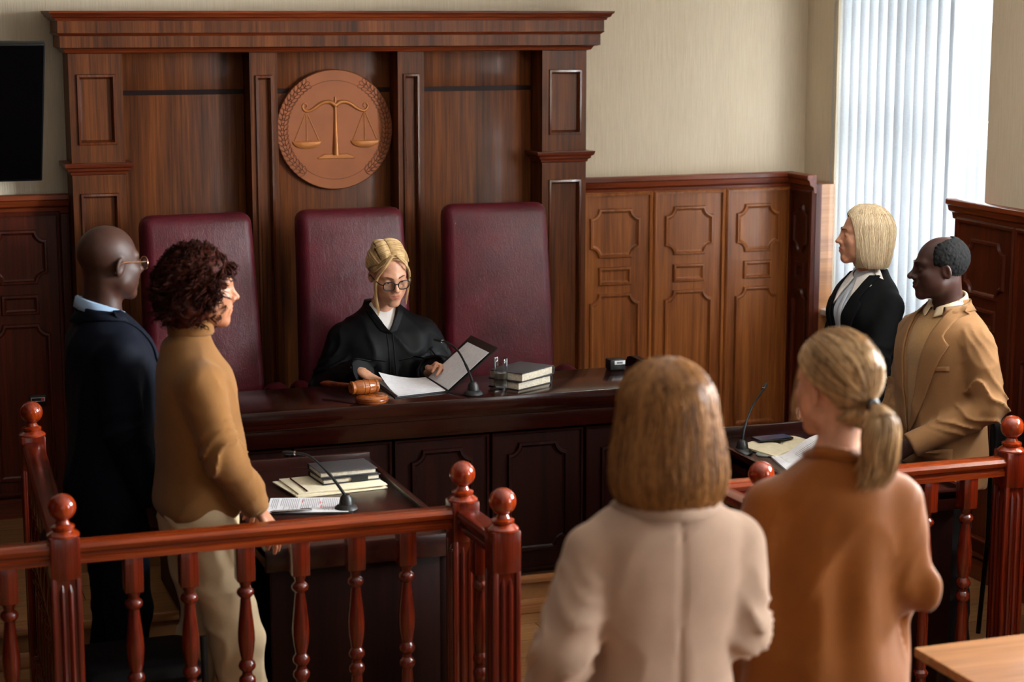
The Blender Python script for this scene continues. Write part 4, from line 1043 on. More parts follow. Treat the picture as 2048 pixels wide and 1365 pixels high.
def swept_hair(p,H,R,m,tie,hl,n=700,off=.012,seed=2,rad=.0024,puff=0.0,extra=None,nm='hair',part=.012,base=True,th0=None):
    """hair combed from the hairline hl(ph)=polar angle back to a tie point"""
    rg=np.random.default_rng(seed); td=(A(*tie)-SCALP_C)/(SCALP_R+off); td/=np.linalg.norm(td)
    parts=[]
    if base:
        def f(Q):
            V=(Q-SCALP_C)/SCALP_R; r=np.linalg.norm(V,axis=1)+1e-9; th=np.arccos(np.clip(V[:,2]/r,-1,1)); ph=np.arctan2(V[:,0],V[:,1])
            d=ell(Q,SCALP_C+A(0,-.006,puff*.5),SCALP_R+A(off*.8,off*.9,off*.7+puff)); d=smin(d,ell(Q,(0,-.046,-.045),(.050,.042,.046)),.02); e=(th-hl(ph))*.075
            return smax(d,e,.008)+.0016*np.sin(40*np.arctan2(Q[:,0],Q[:,2]+.05)+3*vnoise(Q,(14,14,14),seed))
        parts.append(sdf_mesh(f,(-.12,-.14,-.12),(.12,.12,.17),.005))
    ph=rg.uniform(-PI,PI,n); th=hl(ph)-np.abs(rg.normal(0,.35,n))*(rg.uniform(0,1,n)<.6); th=np.clip(th,.12,2.6)
    d0=ydir(th,ph); nn=18; t=np.linspace(0,1,nn)[None,:,None]
    mid=d0*.55+td[None]*.45+A(0,0,.25)[None]*np.clip(.6-th,0,1)[:,None]; 
    D=(1-t)**2*d0[:,None]+2*t*(1-t)*mid[:,None]+t*t*td[None,None]; D/=np.linalg.norm(D,axis=2,keepdims=True)
    o=off+rg.uniform(-.004,.004,n)[:,None,None]; k=(1-np.linspace(0,1,nn)**6)[None,:,None]
    Pq=SCALP_C+A(0,-.004,0)+D*(SCALP_R+o)+A(0,0,1)*puff*np.clip(D[:,:,2:3],0,1); Pq=Pq*k+(A(*tie)+rg.normal(0,.006,(n,3)))[:,None]*(1-k)
    parts.append(tubes(Pq,rad*(.15+.85*np.sin(PI*np.linspace(.10,.97,nn)))[None]*rg.uniform(.6,1.3,n)[:,None],4))
    if extra: parts+=extra(rg)
    V,F=joinm(*parts); return p.put(nm,to_p(V,H,R),F,m)
def specs(p,H,R,frame,lens,rx=.0245,rz=.0195,cx=.0325,y=.107,z=-.006,th=.0016,shape=2.6,temple_z=.006,par=None,nm='spectacles'):
    root=bpy.data.objects.new(nm,None); COL.objects.link(root); root.parent=p.root
    tf=lambda pts:[tuple(q) for q in to_p(A(*pts),H,R)]
    b=MB()
    for sx in (-1,1):
        ring=[]
        for i in range(33):
            a=2*PI*i/32; c,s=math.cos(a),math.sin(a); e=2/shape
            x=rx*abs(c)**e*(1 if c>=0 else -1); zz=rz*abs(s)**e*(1 if s>=0 else -1); ring.append((sx*cx+x,y-.006*(abs(sx*cx+x)/.06)**2,z+zz))
        b.tube(tf(ring),th,8)
        pl=MB(); pl.rings([tf([(q[0],q[1]+o,q[2]) for q in ring[:-1]]) for o in (-.0006,.0006)]); p.mb('lens',pl,lens,root)
        tb=MB(); tb.tube(tf(cr([(sx*(cx+rx-.001),y-.006,z+temple_z),(sx*.072,y-.018,z+temple_z+.002),(sx*.0815,.04,z+temple_z+.004),(sx*.083,-.004,z+temple_z+.004),(sx*.082,-.022,z-.006),(sx*.080,-.030,z-.022)],4)),th,8); p.mb('temple',tb,frame,root)
    b.tube(tf(cr([(-(cx-rx),y-.001,z+.004),(0,y+.002,z+.008),(cx-rx,y-.001,z+.004)],4)),th,8); p.mb('rim',b,frame,root)
    return root
LEGS=[((-.09,-.01,.92),(-.10,.01,.50),(-.11,-.03,.085)),((.09,-.01,.92),(.10,.01,.50),(.11,-.03,.085))]
# ------------------------------------------------------------------ person materials
M['skin_fair']=skin('skin_fair',(204,148,118)); M['skin_tan']=skin('skin_tan',(172,112,80)); M['skin_dark']=skin('skin_dark_brown',(64,36,25),.5,.05,.3); M['skin_deep']=skin('skin_deep_brown',(60,36,30),.48,.05,.35)
M['lips_fair']=skin('lips_fair',(190,112,94)); M['lips_dark']=skin('lips_dark',(82,46,40))
M['robe']=fabric('robe_black',(7,7,9),.5,600,.1,.15,.1); M['white_shirt']=fabric('shirt_white',(224,216,212),.8,800,.04); M['blue_shirt']=fabric('shirt_pale_blue',(152,178,206),.75,900,.05)
M['grey_shirt']=fabric('shirt_pale_grey',(190,196,206),.75,900,.05); M['navy']=fabric('suit_navy',(10,14,26),.75,900,.12); M['black_suit']=fabric('suit_black',(8,8,10),.8,900,.1,.1)
M['knit']=fabric('knit_camel',(130,88,46),.95,700,.07,.1,.6,(1,1,.5)); M['chino']=fabric('chino_beige',(196,172,138),.85,800,.07); M['camel']=fabric('jacket_camel',(130,93,58),.8,800,.08); M['sweater']=fabric('sweater_sand',(152,114,70),.95,420,.12,.3,.6)
M['cream']=fabric('blazer_cream',(196,164,142),.8,800,.06); M['rust']=fabric('blouse_rust',(140,78,20),.6,700,.07,.2,.1); M['dark_trouser']=fabric('trousers_dark',(28,26,28),.85,800,.1); M['tie']=fabric('tie_grey',(110,112,128),.55,900,.2)
M['cream_shirt']=fabric('shirt_cream',(214,190,156),.8,800,.05)
M['hair_blond']=hairmat('hair_blond',(160,118,70),(230,196,144)); M['hair_plat']=hairmat('hair_platinum',(184,156,120),(234,214,180)); M['hair_dkblond']=hairmat('hair_dark_blond',(80,44,18),(182,126,70)); M['hair_ash']=hairmat('hair_ash_blond',(96,64,36),(206,164,114))
M['hair_brown']=hairmat('hair_dark_brown',(12,5,4),(64,25,14),.65,.1); M['hair_black']=plain('hair_black_grey',(11,10,10),.9,scale=260,var=.7,spec=.2); M['brow_fair']=plain('brow_fair',(120,84,54),.7); M['brow_dark']=plain('brow_dark',(26,16,12),.7)
M['gold']=plain('gold_rim',(206,150,110),.2,1)
def arm(side,s,e,w,f=None,p=None,**k):
    f=f or tuple(A(*w)-A(*e)); p=p or (-side,0,0); d=dict(side=side,s=s,e=e,w=w,f=f,p=p); d.update(k); return d
Tsuit=[(.74,.205,.150,-.005),(.86,.203,.150,-.005),(1.0,.192,.148,.004),(1.12,.188,.142,.004),(1.28,.205,.142,.004),(1.37,.200,.128,-.008),(1.42,.165,.104,-.016),(1.455,.115,.086,-.022),(1.485,.078,.074,-.025),(1.508,.068,.068,-.028)]
Tfem=[(.74,.205,.145,-.005),(.88,.200,.140,-.005),(1.02,.178,.124,0),(1.12,.166,.116,.0),(1.24,.178,.132,.010),(1.31,.182,.136,.010),(1.38,.176,.116,-.006),(1.42,.148,.096,-.016),(1.455,.102,.078,-.022),(1.485,.070,.068,-.025),(1.505,.060,.062,-.026)]

# ---------------- judge
def judge():
    p=Person('person',(2.10,7.63,ZP),180,.95,'person in black robe and glasses seated at the bench reading a folder',.0)
    p.off=A(0,0,-.22-ZP)
    H=(-.012,.075,1.632); R=rotm(-4,18,4)
    arms=[arm(1,(.175,.0,1.335),(.255,.06,1.13),(.165,.268,1.238),(-.55,.70,-.36),(-.25,.25,-.9),curls=[(.75,.7,.4),(.85,.8,.4),(.95,.9,.5),(1.0,.9,.5)],thumb=1.3,spread=.05,ext=.035,hs=.88,hh=.0036,r=(.075,.085,.072)),
          arm(-1,(-.175,.0,1.335),(-.265,.07,1.15),(-.150,.285,1.225),(-.1,.9,.35),(.6,.2,-.7),curl=(.5,.5,.35),thumb=.6,r=(.075,.085,.072))]
    legs=[((-.09,.0,.95),(-.12,.42,.95),(-.12,.40,.50)),((.09,.0,.95),(.12,.42,.95),(.12,.40,.50))]
    T=[(.86,.235,.17,.02),(1.0,.225,.165,.02),(1.15,.215,.155,.02),(1.28,.225,.150,.012),(1.36,.220,.134,.0),(1.405,.185,.112,-.010),(1.445,.125,.090,-.016),(1.475,.084,.076,-.020),(1.50,.068,.066,-.022)]
    bo=body(p,H,R,dict(jaw=.95,browmat=M['brow_fair'],eye=.6,gz=-.5,lip=.65,nose=.98),M['skin_fair'],M['lips_fair'],T,arms,legs,(.043,.047,.06),(0,.0,1.47))
    fn0=top_fn(T,arms,(.09,.085,.08),.03,2.4,.008,(11,11,4),.010,21)
    def fn(P):
        d=fn0(P); lap=smin(rc(P,(-.10,.05,.93),(-.13,.42,.95),.13,.11),rc(P,(.10,.05,.93),(.13,.42,.95),.13,.11),.1); d=smin(d,lap,.06)
        # front pleats hanging from the yoke
        g=np.clip((1.27-P[:,2])*12,0,1)*np.clip((P[:,1]-.03)*12,0,1)*np.clip((.2-np.abs(P[:,0]))*20,0,1)
        return d+g*.006*np.sin(P[:,0]*95+2*vnoise(P,(6,6,3),4))
    rob=p.sdf('robe',vcut(fn,1.385,1.50,.066,.0,.0,.8),(-.42,-.25,.76),(.42,.62,1.52),.0075,M['robe'])
    # yoke seam piping and front placket edges
    for xs in ([(-.20,1.30),(-.1,1.275),(-.03,1.262)],[(.20,1.30),(.1,1.275),(.03,1.262)]):
        q=cr([(x,0,z) for x,z in xs],5); x=[a[0] for a in q]; z=[a[2] for a in q]; y=surf_y(fn,x,z); b=MB(); b.tube([(a,c+.001,d) for a,c,d in zip(x,y,z)],.0035,6); p.mb('yoke_seam',b,M['robe'],rob)
    for dx in (-.012,.012):
        z=np.linspace(1.02,1.38,24); x=np.full(24,dx); y=surf_y(fn,x,z); b=MB(); b.tube([(a,c+.001,d) for a,c,d in zip(x,y,z)],.003,6); p.mb('placket_edge',b,M['robe'],rob)
    lapels(p,fn,1.385,1.50,.066,.0,M['robe'],.032,.8,.8,rob,'robe_collar')
    Tu=[(r[0],r[1],r[2],r[3]) for r in T]
    p.sdf('shirt',lambda P:np.maximum(loft(P,Tu,2.3,-.010),1.25-P[:,2]),(-.25,-.2,1.22),(.25,.25,1.52),.008,M['white_shirt'])
    neck_band(p,'collar',[lambda t:(.058,1.455-.03*t),lambda t:(.052,1.49-.04*t),lambda t:(.051,1.507-.047*t),lambda t:(.056,1.507-.05*t),lambda t:(.066,1.475-.045*t),lambda t:(.072,1.455-.055*t**2)],M['white_shirt'],None,176,(0,-.006),.004)
    hl=lambda ph:np.interp(np.abs(ph),[0,.35,.8,1.2,1.6,2.3,PI],[.80,.86,1.12,1.35,1.62,2.05,2.15])
    def extra(rg):
        out=[]
        # loose strands framing the cheeks
        for sx,n,zb,wd in ((1,90,-.135,.012),(-1,20,-.10,.008)):
            pa=[]
            for i in range(n):
                o=rg.normal(0,1,3)*A(.0025,.003,.003); e=zb-rg.uniform(0,.03)
                q=cr([(sx*.012,.068,.118),(sx*.05,.083,.075),(sx*.074,.062,.02),(sx*(.074+wd*.2),.052,-.05),(sx*(.064),.060,e)],5); pa.append(A(*q)+o)
            out.append(tubes(pa,np.array([.0012*(1-.7*k/(len(pa[0])-1)) for k in range(len(pa[0]))])[None].repeat(n,0),4))
        # front wave swept from the parting
        pa=[]
        for sx in (-1,1):
            kx=lambda y:math.sqrt(max(.06,1-((y+.016)/.118)**2))
            for i in range(230):
                u=rg.uniform(0,1.5); y0=.070-.09*u; zb_=.041+.104*math.sqrt(max(.05,1-((y0+.022)/.1107)**2)); z0=max(zb_+.003,.101+.012*min(1,u*3))
                w=rg.uniform(-.003,.004); q=cr([(.010+sx*.002,y0,z0),(sx*.032+.006,y0+.006*(1-u),z0-.004+w),(sx*.066*kx(y0-.012),y0-.012,z0-.03+w),(sx*.084*kx(max(-.11,y0-.05)),max(-.11,y0-.05),.025-.01*u),(sx*.06,-.09,-.005)],5); pa.append(A(*q))
        out.append(tubes(pa,np.array([.0016*(.15+.85*math.sin(PI*(.1+.87*k/(len(pa[0])-1)))) for k in range(len(pa[0]))])[None].repeat(len(pa),0),4))
        pa=[]
        for i in range(60):   # twisted knot at the back of the crown
            a=rg.uniform(0,2*PI); r=rg.uniform(.01,.032); c=A(0,-.112,.055); pa.append([c+A(r*math.cos(a+t*2.2),-.02-.018*math.sin(t*PI)+rg.normal(0,.001),r*math.sin(a+t*2.2)) for t in np.linspace(0,1,12)])
        out.append(tubes(pa,np.full((60,12),.003),4)); return out
    swept_hair(p,H,R,M['hair_blond'],(0,-.118,.045),hl,1400,.013,3,.0015,.010,extra)
    specs(p,H,R,M['dark_plastic'],M['lens'],.0255,.0205,.0335,.1085,-.006,.0024)
judge()

# ---------------- bald man in navy suit
def bald():
    p=Person('person',(.775,6.13,0),84,.985,'person in navy suit with shaved head and gold-rimmed glasses, at far left')
    H=(0,.012,1.636); R=rotm(-19,2,0)
    arms=[arm(1,(.170,-.012,1.350),(.225,-.02,1.12),(.205,.075,.88),(-.1,.3,-1),r=(.074,.062,.048)),arm(-1,(-.170,-.012,1.350),(-.225,-.02,1.12),(-.205,.075,.88),(.1,.3,-1),r=(.074,.062,.048))]
    body(p,H,R,dict(jaw=1.08,brow=1.1,nose=1.2,lip=1.25),M['skin_dark'],M['lips_dark'],Tsuit,arms,LEGS,(.058,.062,.075),(0,-.024,1.47))
    fn=top_fn(Tsuit,arms,(.074,.062,.048),.018,2.3,.005,(8,8,4),.007,31)
    lo,hi=bounds(Tsuit,arms,.74,1.52); ja=p.sdf('jacket',vcut(fn,1.04,1.50,.070,.0,.0),lo,hi,.009,M['navy'])
    lapels(p,fn,1.04,1.50,.070,.0,M['navy'],.085,.66,1.0,ja)
    neck_band(p,'jacket_collar',[lambda t:(.098,1.452-.004*t),lambda t:(.080,1.478-.008*t),lambda t:(.074,1.486-.01*t),lambda t:(.070,1.47-.01*t)],M['navy'],ja,140,(0,-.024),fn=fn)
    sh=p.sdf('shirt',lambda P:np.maximum(loft(P,Tsuit,2.3,-.012),1.0-P[:,2]),(-.25,-.2,.98),(.25,.25,1.52),.009,M['blue_shirt'])
    sf=lambda P:loft(P,Tsuit,2.3,-.012)
    shirt_collar(p,M['blue_shirt'],sh,.068,1.535,1.468,1.405,fn=sf)
    G=[]
    for i in range(20):
        z=1.455-.42*i/19; w=.016+.022*i/19 if i>2 else .02-.003*i; xs=np.linspace(-w,w,5); ys=surf_y(sf,xs,np.full(5,z)); G.append(np.stack([xs,ys+.008+.004*(1-(xs/w)**2),np.full(5,z)],1))
    p.grid('tie',np.array(G),M['tie'],None,.004)
    trousers(p,LEGS,M['navy']); shoes(p,LEGS)
    specs(p,H,R,M['gold'],M['lens'],.026,.021,.034,.112,-.004,.0013,2.2)
bald()

# ---------------- curly-haired man in camel turtleneck
def curly():
    p=Person('person',(.985,5.72,0),90,.965,'person with curly dark hair in camel turtleneck and beige trousers, hand on desk')
    H=(0,.022,1.632); R=rotm(-6,4,0)
    arms=[arm(1,(.158,-.015,1.345),(.205,.040,1.125),(.185,.145,.955),(-.05,.62,-1),(-.3,-.5,-.35),curls=[(.25,.25,.2),(.2,.25,.2),(.2,.25,.2),(.25,.3,.2)],thumb=.2,spread=.16,hh=.0036,r=(.072,.066,.043)),
          arm(-1,(-.158,-.015,1.345),(-.205,.04,1.13),(-.19,.16,.95),(.1,.6,-1),(.3,-.5,-.35),r=(.072,.066,.043))]
    legs=[((-.09,-.01,.92),(-.10,.02,.50),(-.10,-.10,.09)),((.09,-.01,.92),(.10,.085,.50),(.10,.135,.085))]
    T=[(.902,.150,.112,-.012),(.915,.172,.132,-.008),(.955,.186,.146,.0),(1.05,.184,.138,.004),(1.2,.190,.130,.002),(1.3,.192,.126,-.004),(1.375,.178,.114,-.014),(1.42,.142,.094,-.022),(1.455,.096,.078,-.024),(1.48,.068,.068,-.020),(1.50,.060,.062,-.016),(1.545,.057,.060,-.010),(1.553,.054,.057,-.009)]
    body(p,H,R,dict(jaw=1.05,brow=1.15,nose=1.08,browmat=M['brow_dark'],lip=.9),M['skin_tan'],M['lips_fair'],T,arms,legs,(.050,.052,.065),(0,-.018,1.48))
    fn0=top_fn(T,arms,(.07,.06,.045),.016,2.2,.007,(8,8,5),.010,41)
    def fn(P):
        a=A(*arms[0]['e']); d=fn0(P)
        for s in arms:                                     # sleeve blouses over a ribbed cuff
            w=A(*s['w']); e=A(*s['e']); dv=(w-e)/np.linalg.norm(w-e); d=smin(d,ell(P,tuple(w-dv*.075),(.052,.056,.062)),.03)
        return d+.003*np.sin(P[:,2]*150)*np.exp(-((P[:,2]-1.49)/.012)**2)
    lo,hi=bounds(T,arms,.89,1.56); sw=p.sdf('turtleneck',fn,lo,hi,.0075,M['knit'])
    neck_band(p,'rolled_neck',[lambda t:(.060,1.500),lambda t:(.059,1.535),lambda t:(.061,1.548),lambda t:(.066,1.545),lambda t:(.068,1.52),lambda t:(.069,1.492),lambda t:(.064,1.486)],M['knit'],sw,180,(0,-.016),.006,48,1.03)
    for a in arms:
        w=A(*a['w']);d=(w-A(*a['e']));d/=np.linalg.norm(d); b=MB(); b.tube([tuple(w-d*.045),tuple(w-d*.03),tuple(w+d*.012),tuple(w+d*.016)],[.040,.038,.037,.034],20); p.mb('cuff',b,M['knit'],sw)
    trousers(p,legs,M['chino'],.965,None,(.098,.076,.066),52,.007,.0085); shoes(p,legs)
    # curls
    rg=np.random.default_rng(11)
    def hb(Q):
        d=ell(Q,(0,-.028,.036),(.096,.112,.102)); d=smin(d,ell(Q,(0,-.055,-.055),(.094,.082,.082)),.05)
        e=Q[:,1]-(.075+.45*(Q[:,2]-.085)); e2=Q[:,2]-.10; c=smin(e,-(-e2),.0001) if False else np.minimum(e, .2)
        c=np.where(Q[:,2]>.075,Q[:,1]-.10,Q[:,1]-np.clip(.092-.35*(.075-Q[:,2]),.02,.2)); d=smax(d,c,.012)
        return d+.009*vnoise(Q,(38,38,38),2)+.004*vnoise(Q,(80,80,80),5)
    X,F=sdf_mesh(hb,(-.14,-.19,-.17),(.14,.14,.17),.0055)
    pa=[];ra=[]; nn=22
    for i in range(900):
        th=math.acos(rg.uniform(-.75,1) if i%4 else rg.uniform(.55,1)); ph=rg.uniform(-PI,PI); d=A(math.sin(th)*math.sin(ph),math.sin(th)*math.cos(ph),math.cos(th))
        lowf=np.clip(-d[2]*.8,0,1); c=A(0,-.028,.03)+d*A(.092,.108,.100); c=c+lowf*A(0,-.02,-.045)
        if c[1]>.040 and c[2]<.075 and abs(c[0])<.072: continue
        if c[1]>.058 and c[2]<.085: continue
        fr=max(0,d[1])*(1 if d[2]>.2 else .3); ax=A(d[0]*.35,d[1]*.35+.15*fr,-.85)+rg.normal(0,.22,3); ax/=np.linalg.norm(ax); L=rg.uniform(.045,.09); r=rg.uniform(.008,.015); tn=rg.uniform(1.0,2.1); s0=rg.uniform(0,2*PI)
        u=np.cross(ax,d); u/=np.linalg.norm(u)+1e-9; v=np.cross(ax,u); t=np.linspace(0,1,nn)
        q=c[None]+d[None]*.004+ax[None]*(L*(t-.25))[:,None]+(u[None]*np.cos(s0+tn*2*PI*t)[:,None]+v[None]*np.sin(s0+tn*2*PI*t)[:,None])*(r*(.55+.45*t))[:,None]
        tp_=np.sin(PI*np.clip(t*.86+.12,0,1))**.5
        for kk in range(4):
            jt=rg.normal(0,.0022,3)[None]*(.6+t[:,None]); pa.append(q+jt+rg.normal(0,.0007,(nn,3))); ra.append(rg.uniform(.0010,.0020)*tp_)
    for i in range(14):    # fringe curls over brow and temple
        x=rg.uniform(-.07,.07); c=A(x,.088-.25*abs(x)+rg.uniform(0,.012),.085); L=rg.uniform(.04,.065); t=np.linspace(0,1,nn); tn=rg.uniform(1,1.8); s0=rg.uniform(0,6)
        q=c[None]+A(0,.3,-.9)[None]*(L*t)[:,None]*A(1,1,1)+np.stack([.008*np.cos(s0+tn*2*PI*t),.010*np.sin(s0+tn*2*PI*t)-.028*t*t,0*t],1); 
        for kk in range(4): pa.append(q+rg.normal(0,.0016,3)[None]*(.5+t[:,None])); ra.append(.0013*np.sin(PI*np.clip(t*.86+.12,0,1))**.5)
    V,F2=joinm((X,F),tubes(np.array(pa),np.array(ra),3)); p.put('hair',to_p(V,H,R),F2,M['hair_brown'])
curly()

# ---------------- woman lawyer with platinum bob
def dome(a,b,z0,z1,cy0,cy1): return [(z0+(z1-z0)*math.sin(math.radians(t)),max(.003,a*math.cos(math.radians(t))),max(.004,b*math.cos(math.radians(t))),cy0+(cy1-cy0)*t/90) for t in (0,15,30,42,53,63,72,79,85,89)]
BOB=[(-.135,.076,.070,-.040),(-.115,.085,.082,-.036),(-.07,.092,.096,-.030),(-.02,.0935,.106,-.027)]+dome(.0925,.110,.025,.138,-.024,-.012)
def lawyer():
    p=Person('person',(3.897,6.75,0),-97,.925,'person with platinum bob in black blazer and pale shirt, by the window')
    H=(0,.02,1.636); R=rotm(27,-1,0)
    arms=[arm(1,(.155,-.012,1.335),(.215,.0,1.11),(.17,.17,.92),r=(.068,.056,.044)),
          arm(-1,(-.155,-.012,1.335),(-.210,.09,1.12),(-.110,.320,.925),(.10,.62,-.9),(.2,-.6,-.5),curls=[(.45,.5,.3),(.4,.5,.3),(.4,.5,.3),(.45,.5,.3)],thumb=.3,spread=.14,r=(.068,.056,.044))]
    body(p,H,R,dict(jaw=.93,browmat=M['brow_fair'],lip=1.05,nose=.96,fem=1),M['skin_fair'],M['lips_fair'],Tfem,arms,LEGS,(.043,.047,.06),(0,-.018,1.47))
    Tj=Tfem[:-1]; fn=top_fn(Tj,arms,(.068,.056,.044),.018,2.2,.004,(8,8,4),.007,61); lo,hi=bounds(Tfem,arms,.74,1.5)
    ja=p.sdf('blazer',vcut(fn,1.06,1.49,.075,.004,-.01,.9),lo,hi,.009,M['black_suit'])
    lapels(p,fn,1.06,1.48,.075,.004,M['black_suit'],.07,.7,.9,ja)
    sh=p.sdf('shirt',lambda P:np.maximum(loft(P,Tfem,2.2,-.010),1.0-P[:,2])+.002*vnoise(P,(14,14,6),3),(-.25,-.2,.98),(.25,.25,1.52),.008,M['grey_shirt'])
    sf=lambda P:loft(P,Tfem,2.2,-.010)
    shirt_collar(p,M['grey_shirt'],sh,.056,1.512,1.455,1.42,(0,-.020),150,.05)
    for sx in (-1,1):
        G=[]
        for u in np.linspace(0,1,12):
            top=A(.010+.066*u,1.452+.045*u**1.5); bot=A(.052+.062*u,1.335+.105*u**.8); vs_=np.linspace(0,1,8); X_=sx*(top[0]+(bot[0]-top[0])*vs_); Z_=top[1]+(bot[1]-top[1])*vs_
            G.append(np.stack([X_,surf_y(sf,X_,Z_)+.011,Z_+.0],1))
        G=np.array(G); p.grid('collar_point',G if sx<0 else G[:,::-1],M['white_shirt'],sh,.005)
    z=np.linspace(1.05,1.40,20); G=[]
    for q in z: xs=np.linspace(-.014,.014,3); G.append(np.stack([xs,surf_y(sf,xs,np.full(3,q))+.004,np.full(3,q)],1))
    p.grid('placket',np.array(G),M['grey_shirt'],sh,.003)
    trousers(p,LEGS,M['black_suit'],.97,None,(.092,.066,.056)); shoes(p,LEGS)
    edge=lambda z:np.interp(z,[-.13,-.05,0,.04,.08,.105],[.034,.040,.046,.054,.064,.082])
    loft_hair(p,H,R,BOB,edge,M['hair_plat'],2000,-.128,seed=4,rad=.0016,part=.01,groove=.0006)
lawyer()

# ---------------- man in tan jacket
def tanman():
    p=Person('person',(3.75,5.93,0),-98,.913,'person with short receding hair in tan jacket and sand sweater, behind right railing')
    H=(0,.032,1.634); R=rotm(28,3,0)
    arms=[arm(1,(.170,-.012,1.345),(.245,-.02,1.12),(.075,.215,.925),(-.8,.45,-.55),(0,-1,0),r=(.076,.066,.050)),
          arm(-1,(-.172,-.012,1.345),(-.250,-.035,1.11),(-.090,.215,.945),(.8,.45,-.55),(0,-1,0),curl=(.5,.6,.4),r=(.078,.070,.050))]
    T=[(r[0],r[1]*1.03,r[2]*1.05,r[3]) for r in Tsuit]; T[0]=(.76,*T[0][1:])
    body(p,H,R,dict(jaw=1.06,brow=1.15,nose=1.28,lip=1.3,browmat=M['brow_dark']),M['skin_deep'],M['lips_dark'],T,arms,LEGS,(.055,.058,.072),(0,-.022,1.47))
    fn=top_fn(T,arms,(.076,.066,.050),.016,2.3,.006,(8,8,5),.013,71,False); lo,hi=bounds(T,arms,.76,1.52)
    ja=p.sdf('jacket',vcut(fn,.98,1.50,.082,.006,-.01,.85),lo,hi,.0065,M['camel'])
    lapels(p,fn,.99,1.50,.082,.006,M['camel'],.092,.72,.85,ja)
    neck_band(p,'jacket_collar',[lambda t:(.102-.026*t*t,1.452-.004*t),lambda t:(.084-.008*t*t,1.488-.012*t),lambda t:(.077,1.498-.016*t),lambda t:(.072,1.47-.01*t)],M['camel'],ja,142,(0,-.024),fn=fn)
    zs=(1.0,); 
    for z in (.985,.90): 
        y=surf_y(fn,[.012],[z])[0]; b=MB(); b.lathe((.012,y-.002,z),[(0,0),(.011,0),(.0115,.003),(.009,.005),(.004,.004),(0,.004)],16,'Y'); p.mb('button',b,plain('button_brown',(84,56,34),.4),ja)
    def flap(nm,xa,xb,z0,z1,th=.004):
        for sx in ((-1,1) if nm=='pocket_flap' else (-1,)):
            G=[]
            for z in np.linspace(z0,z1,4): xs=sx*np.linspace(xa,xb,8); G.append(np.stack([xs,surf_y(fn,xs,np.full(8,z)+.0)+.003,np.full(8,z)+.012*np.linspace(0,1,8)],1))
            G=np.array(G); p.grid(nm,G if sx>0 else G[:,::-1],M['camel'],ja,th)
    flap('breast_pocket',.075,.165,1.235,1.255); flap('pocket_flap',.075,.18,.875,.925)
    sf=lambda P:loft(P,T,2.3,-.012)+.002*vnoise(P,(14,14,8),3)
    sw=p.sdf('sweater',lambda P:np.maximum(np.maximum(sf(P),.86-P[:,2]),P[:,2]-1.462-.0*P[:,1]),(-.26,-.22,.84),(.26,.26,1.5),.008,M['sweater'])
    neck_band(p,'sweater_neckband',[lambda t:(.082,1.462-.03*t),lambda t:(.078,1.475-.035*t),lambda t:(.074,1.472-.035*t)],M['sweater'],sw,180,(0,-.018),.006,48)
    shirt_collar(p,M['cream_shirt'],None,.063,1.535,1.478,1.440,(0,-.022),166,.05,fn=sf)
    trousers(p,LEGS,M['dark_trouser']); shoes(p,LEGS)
    def hr(Q):
        d=ell(Q,SCALP_C,SCALP_R+.008); V=(Q-SCALP_C)/SCALP_R; 
        front=Q[:,1]-(.042-.35*np.clip(np.abs(Q[:,0])*-1+.07,0,.07)*2.2); d=smax(d,front,.01)
        topb=.05-np.sqrt((Q[:,0]/1.0)**2+((Q[:,1]-.03)/1.6)**2); topb=np.where(Q[:,2]>.06,topb,-.1); d=smax(d,topb,.012)
        ln=np.interp(Q[:,1],[-.12,-.06,-.03,.0,.02,.05],[-.075,-.07,-.045,.012,.012,.02]); d=smax(d,ln-Q[:,2],.006)
        return d+.0022*vnoise(Q,(170,170,170),6)+.0015*vnoise(Q,(300,300,300),8)
    X,F=sdf_mesh(hr,(-.11,-.14,-.10),(.11,.12,.15),.0036); p.put('hair',to_p(X,H,R),F,M['hair_black'])
tanman()

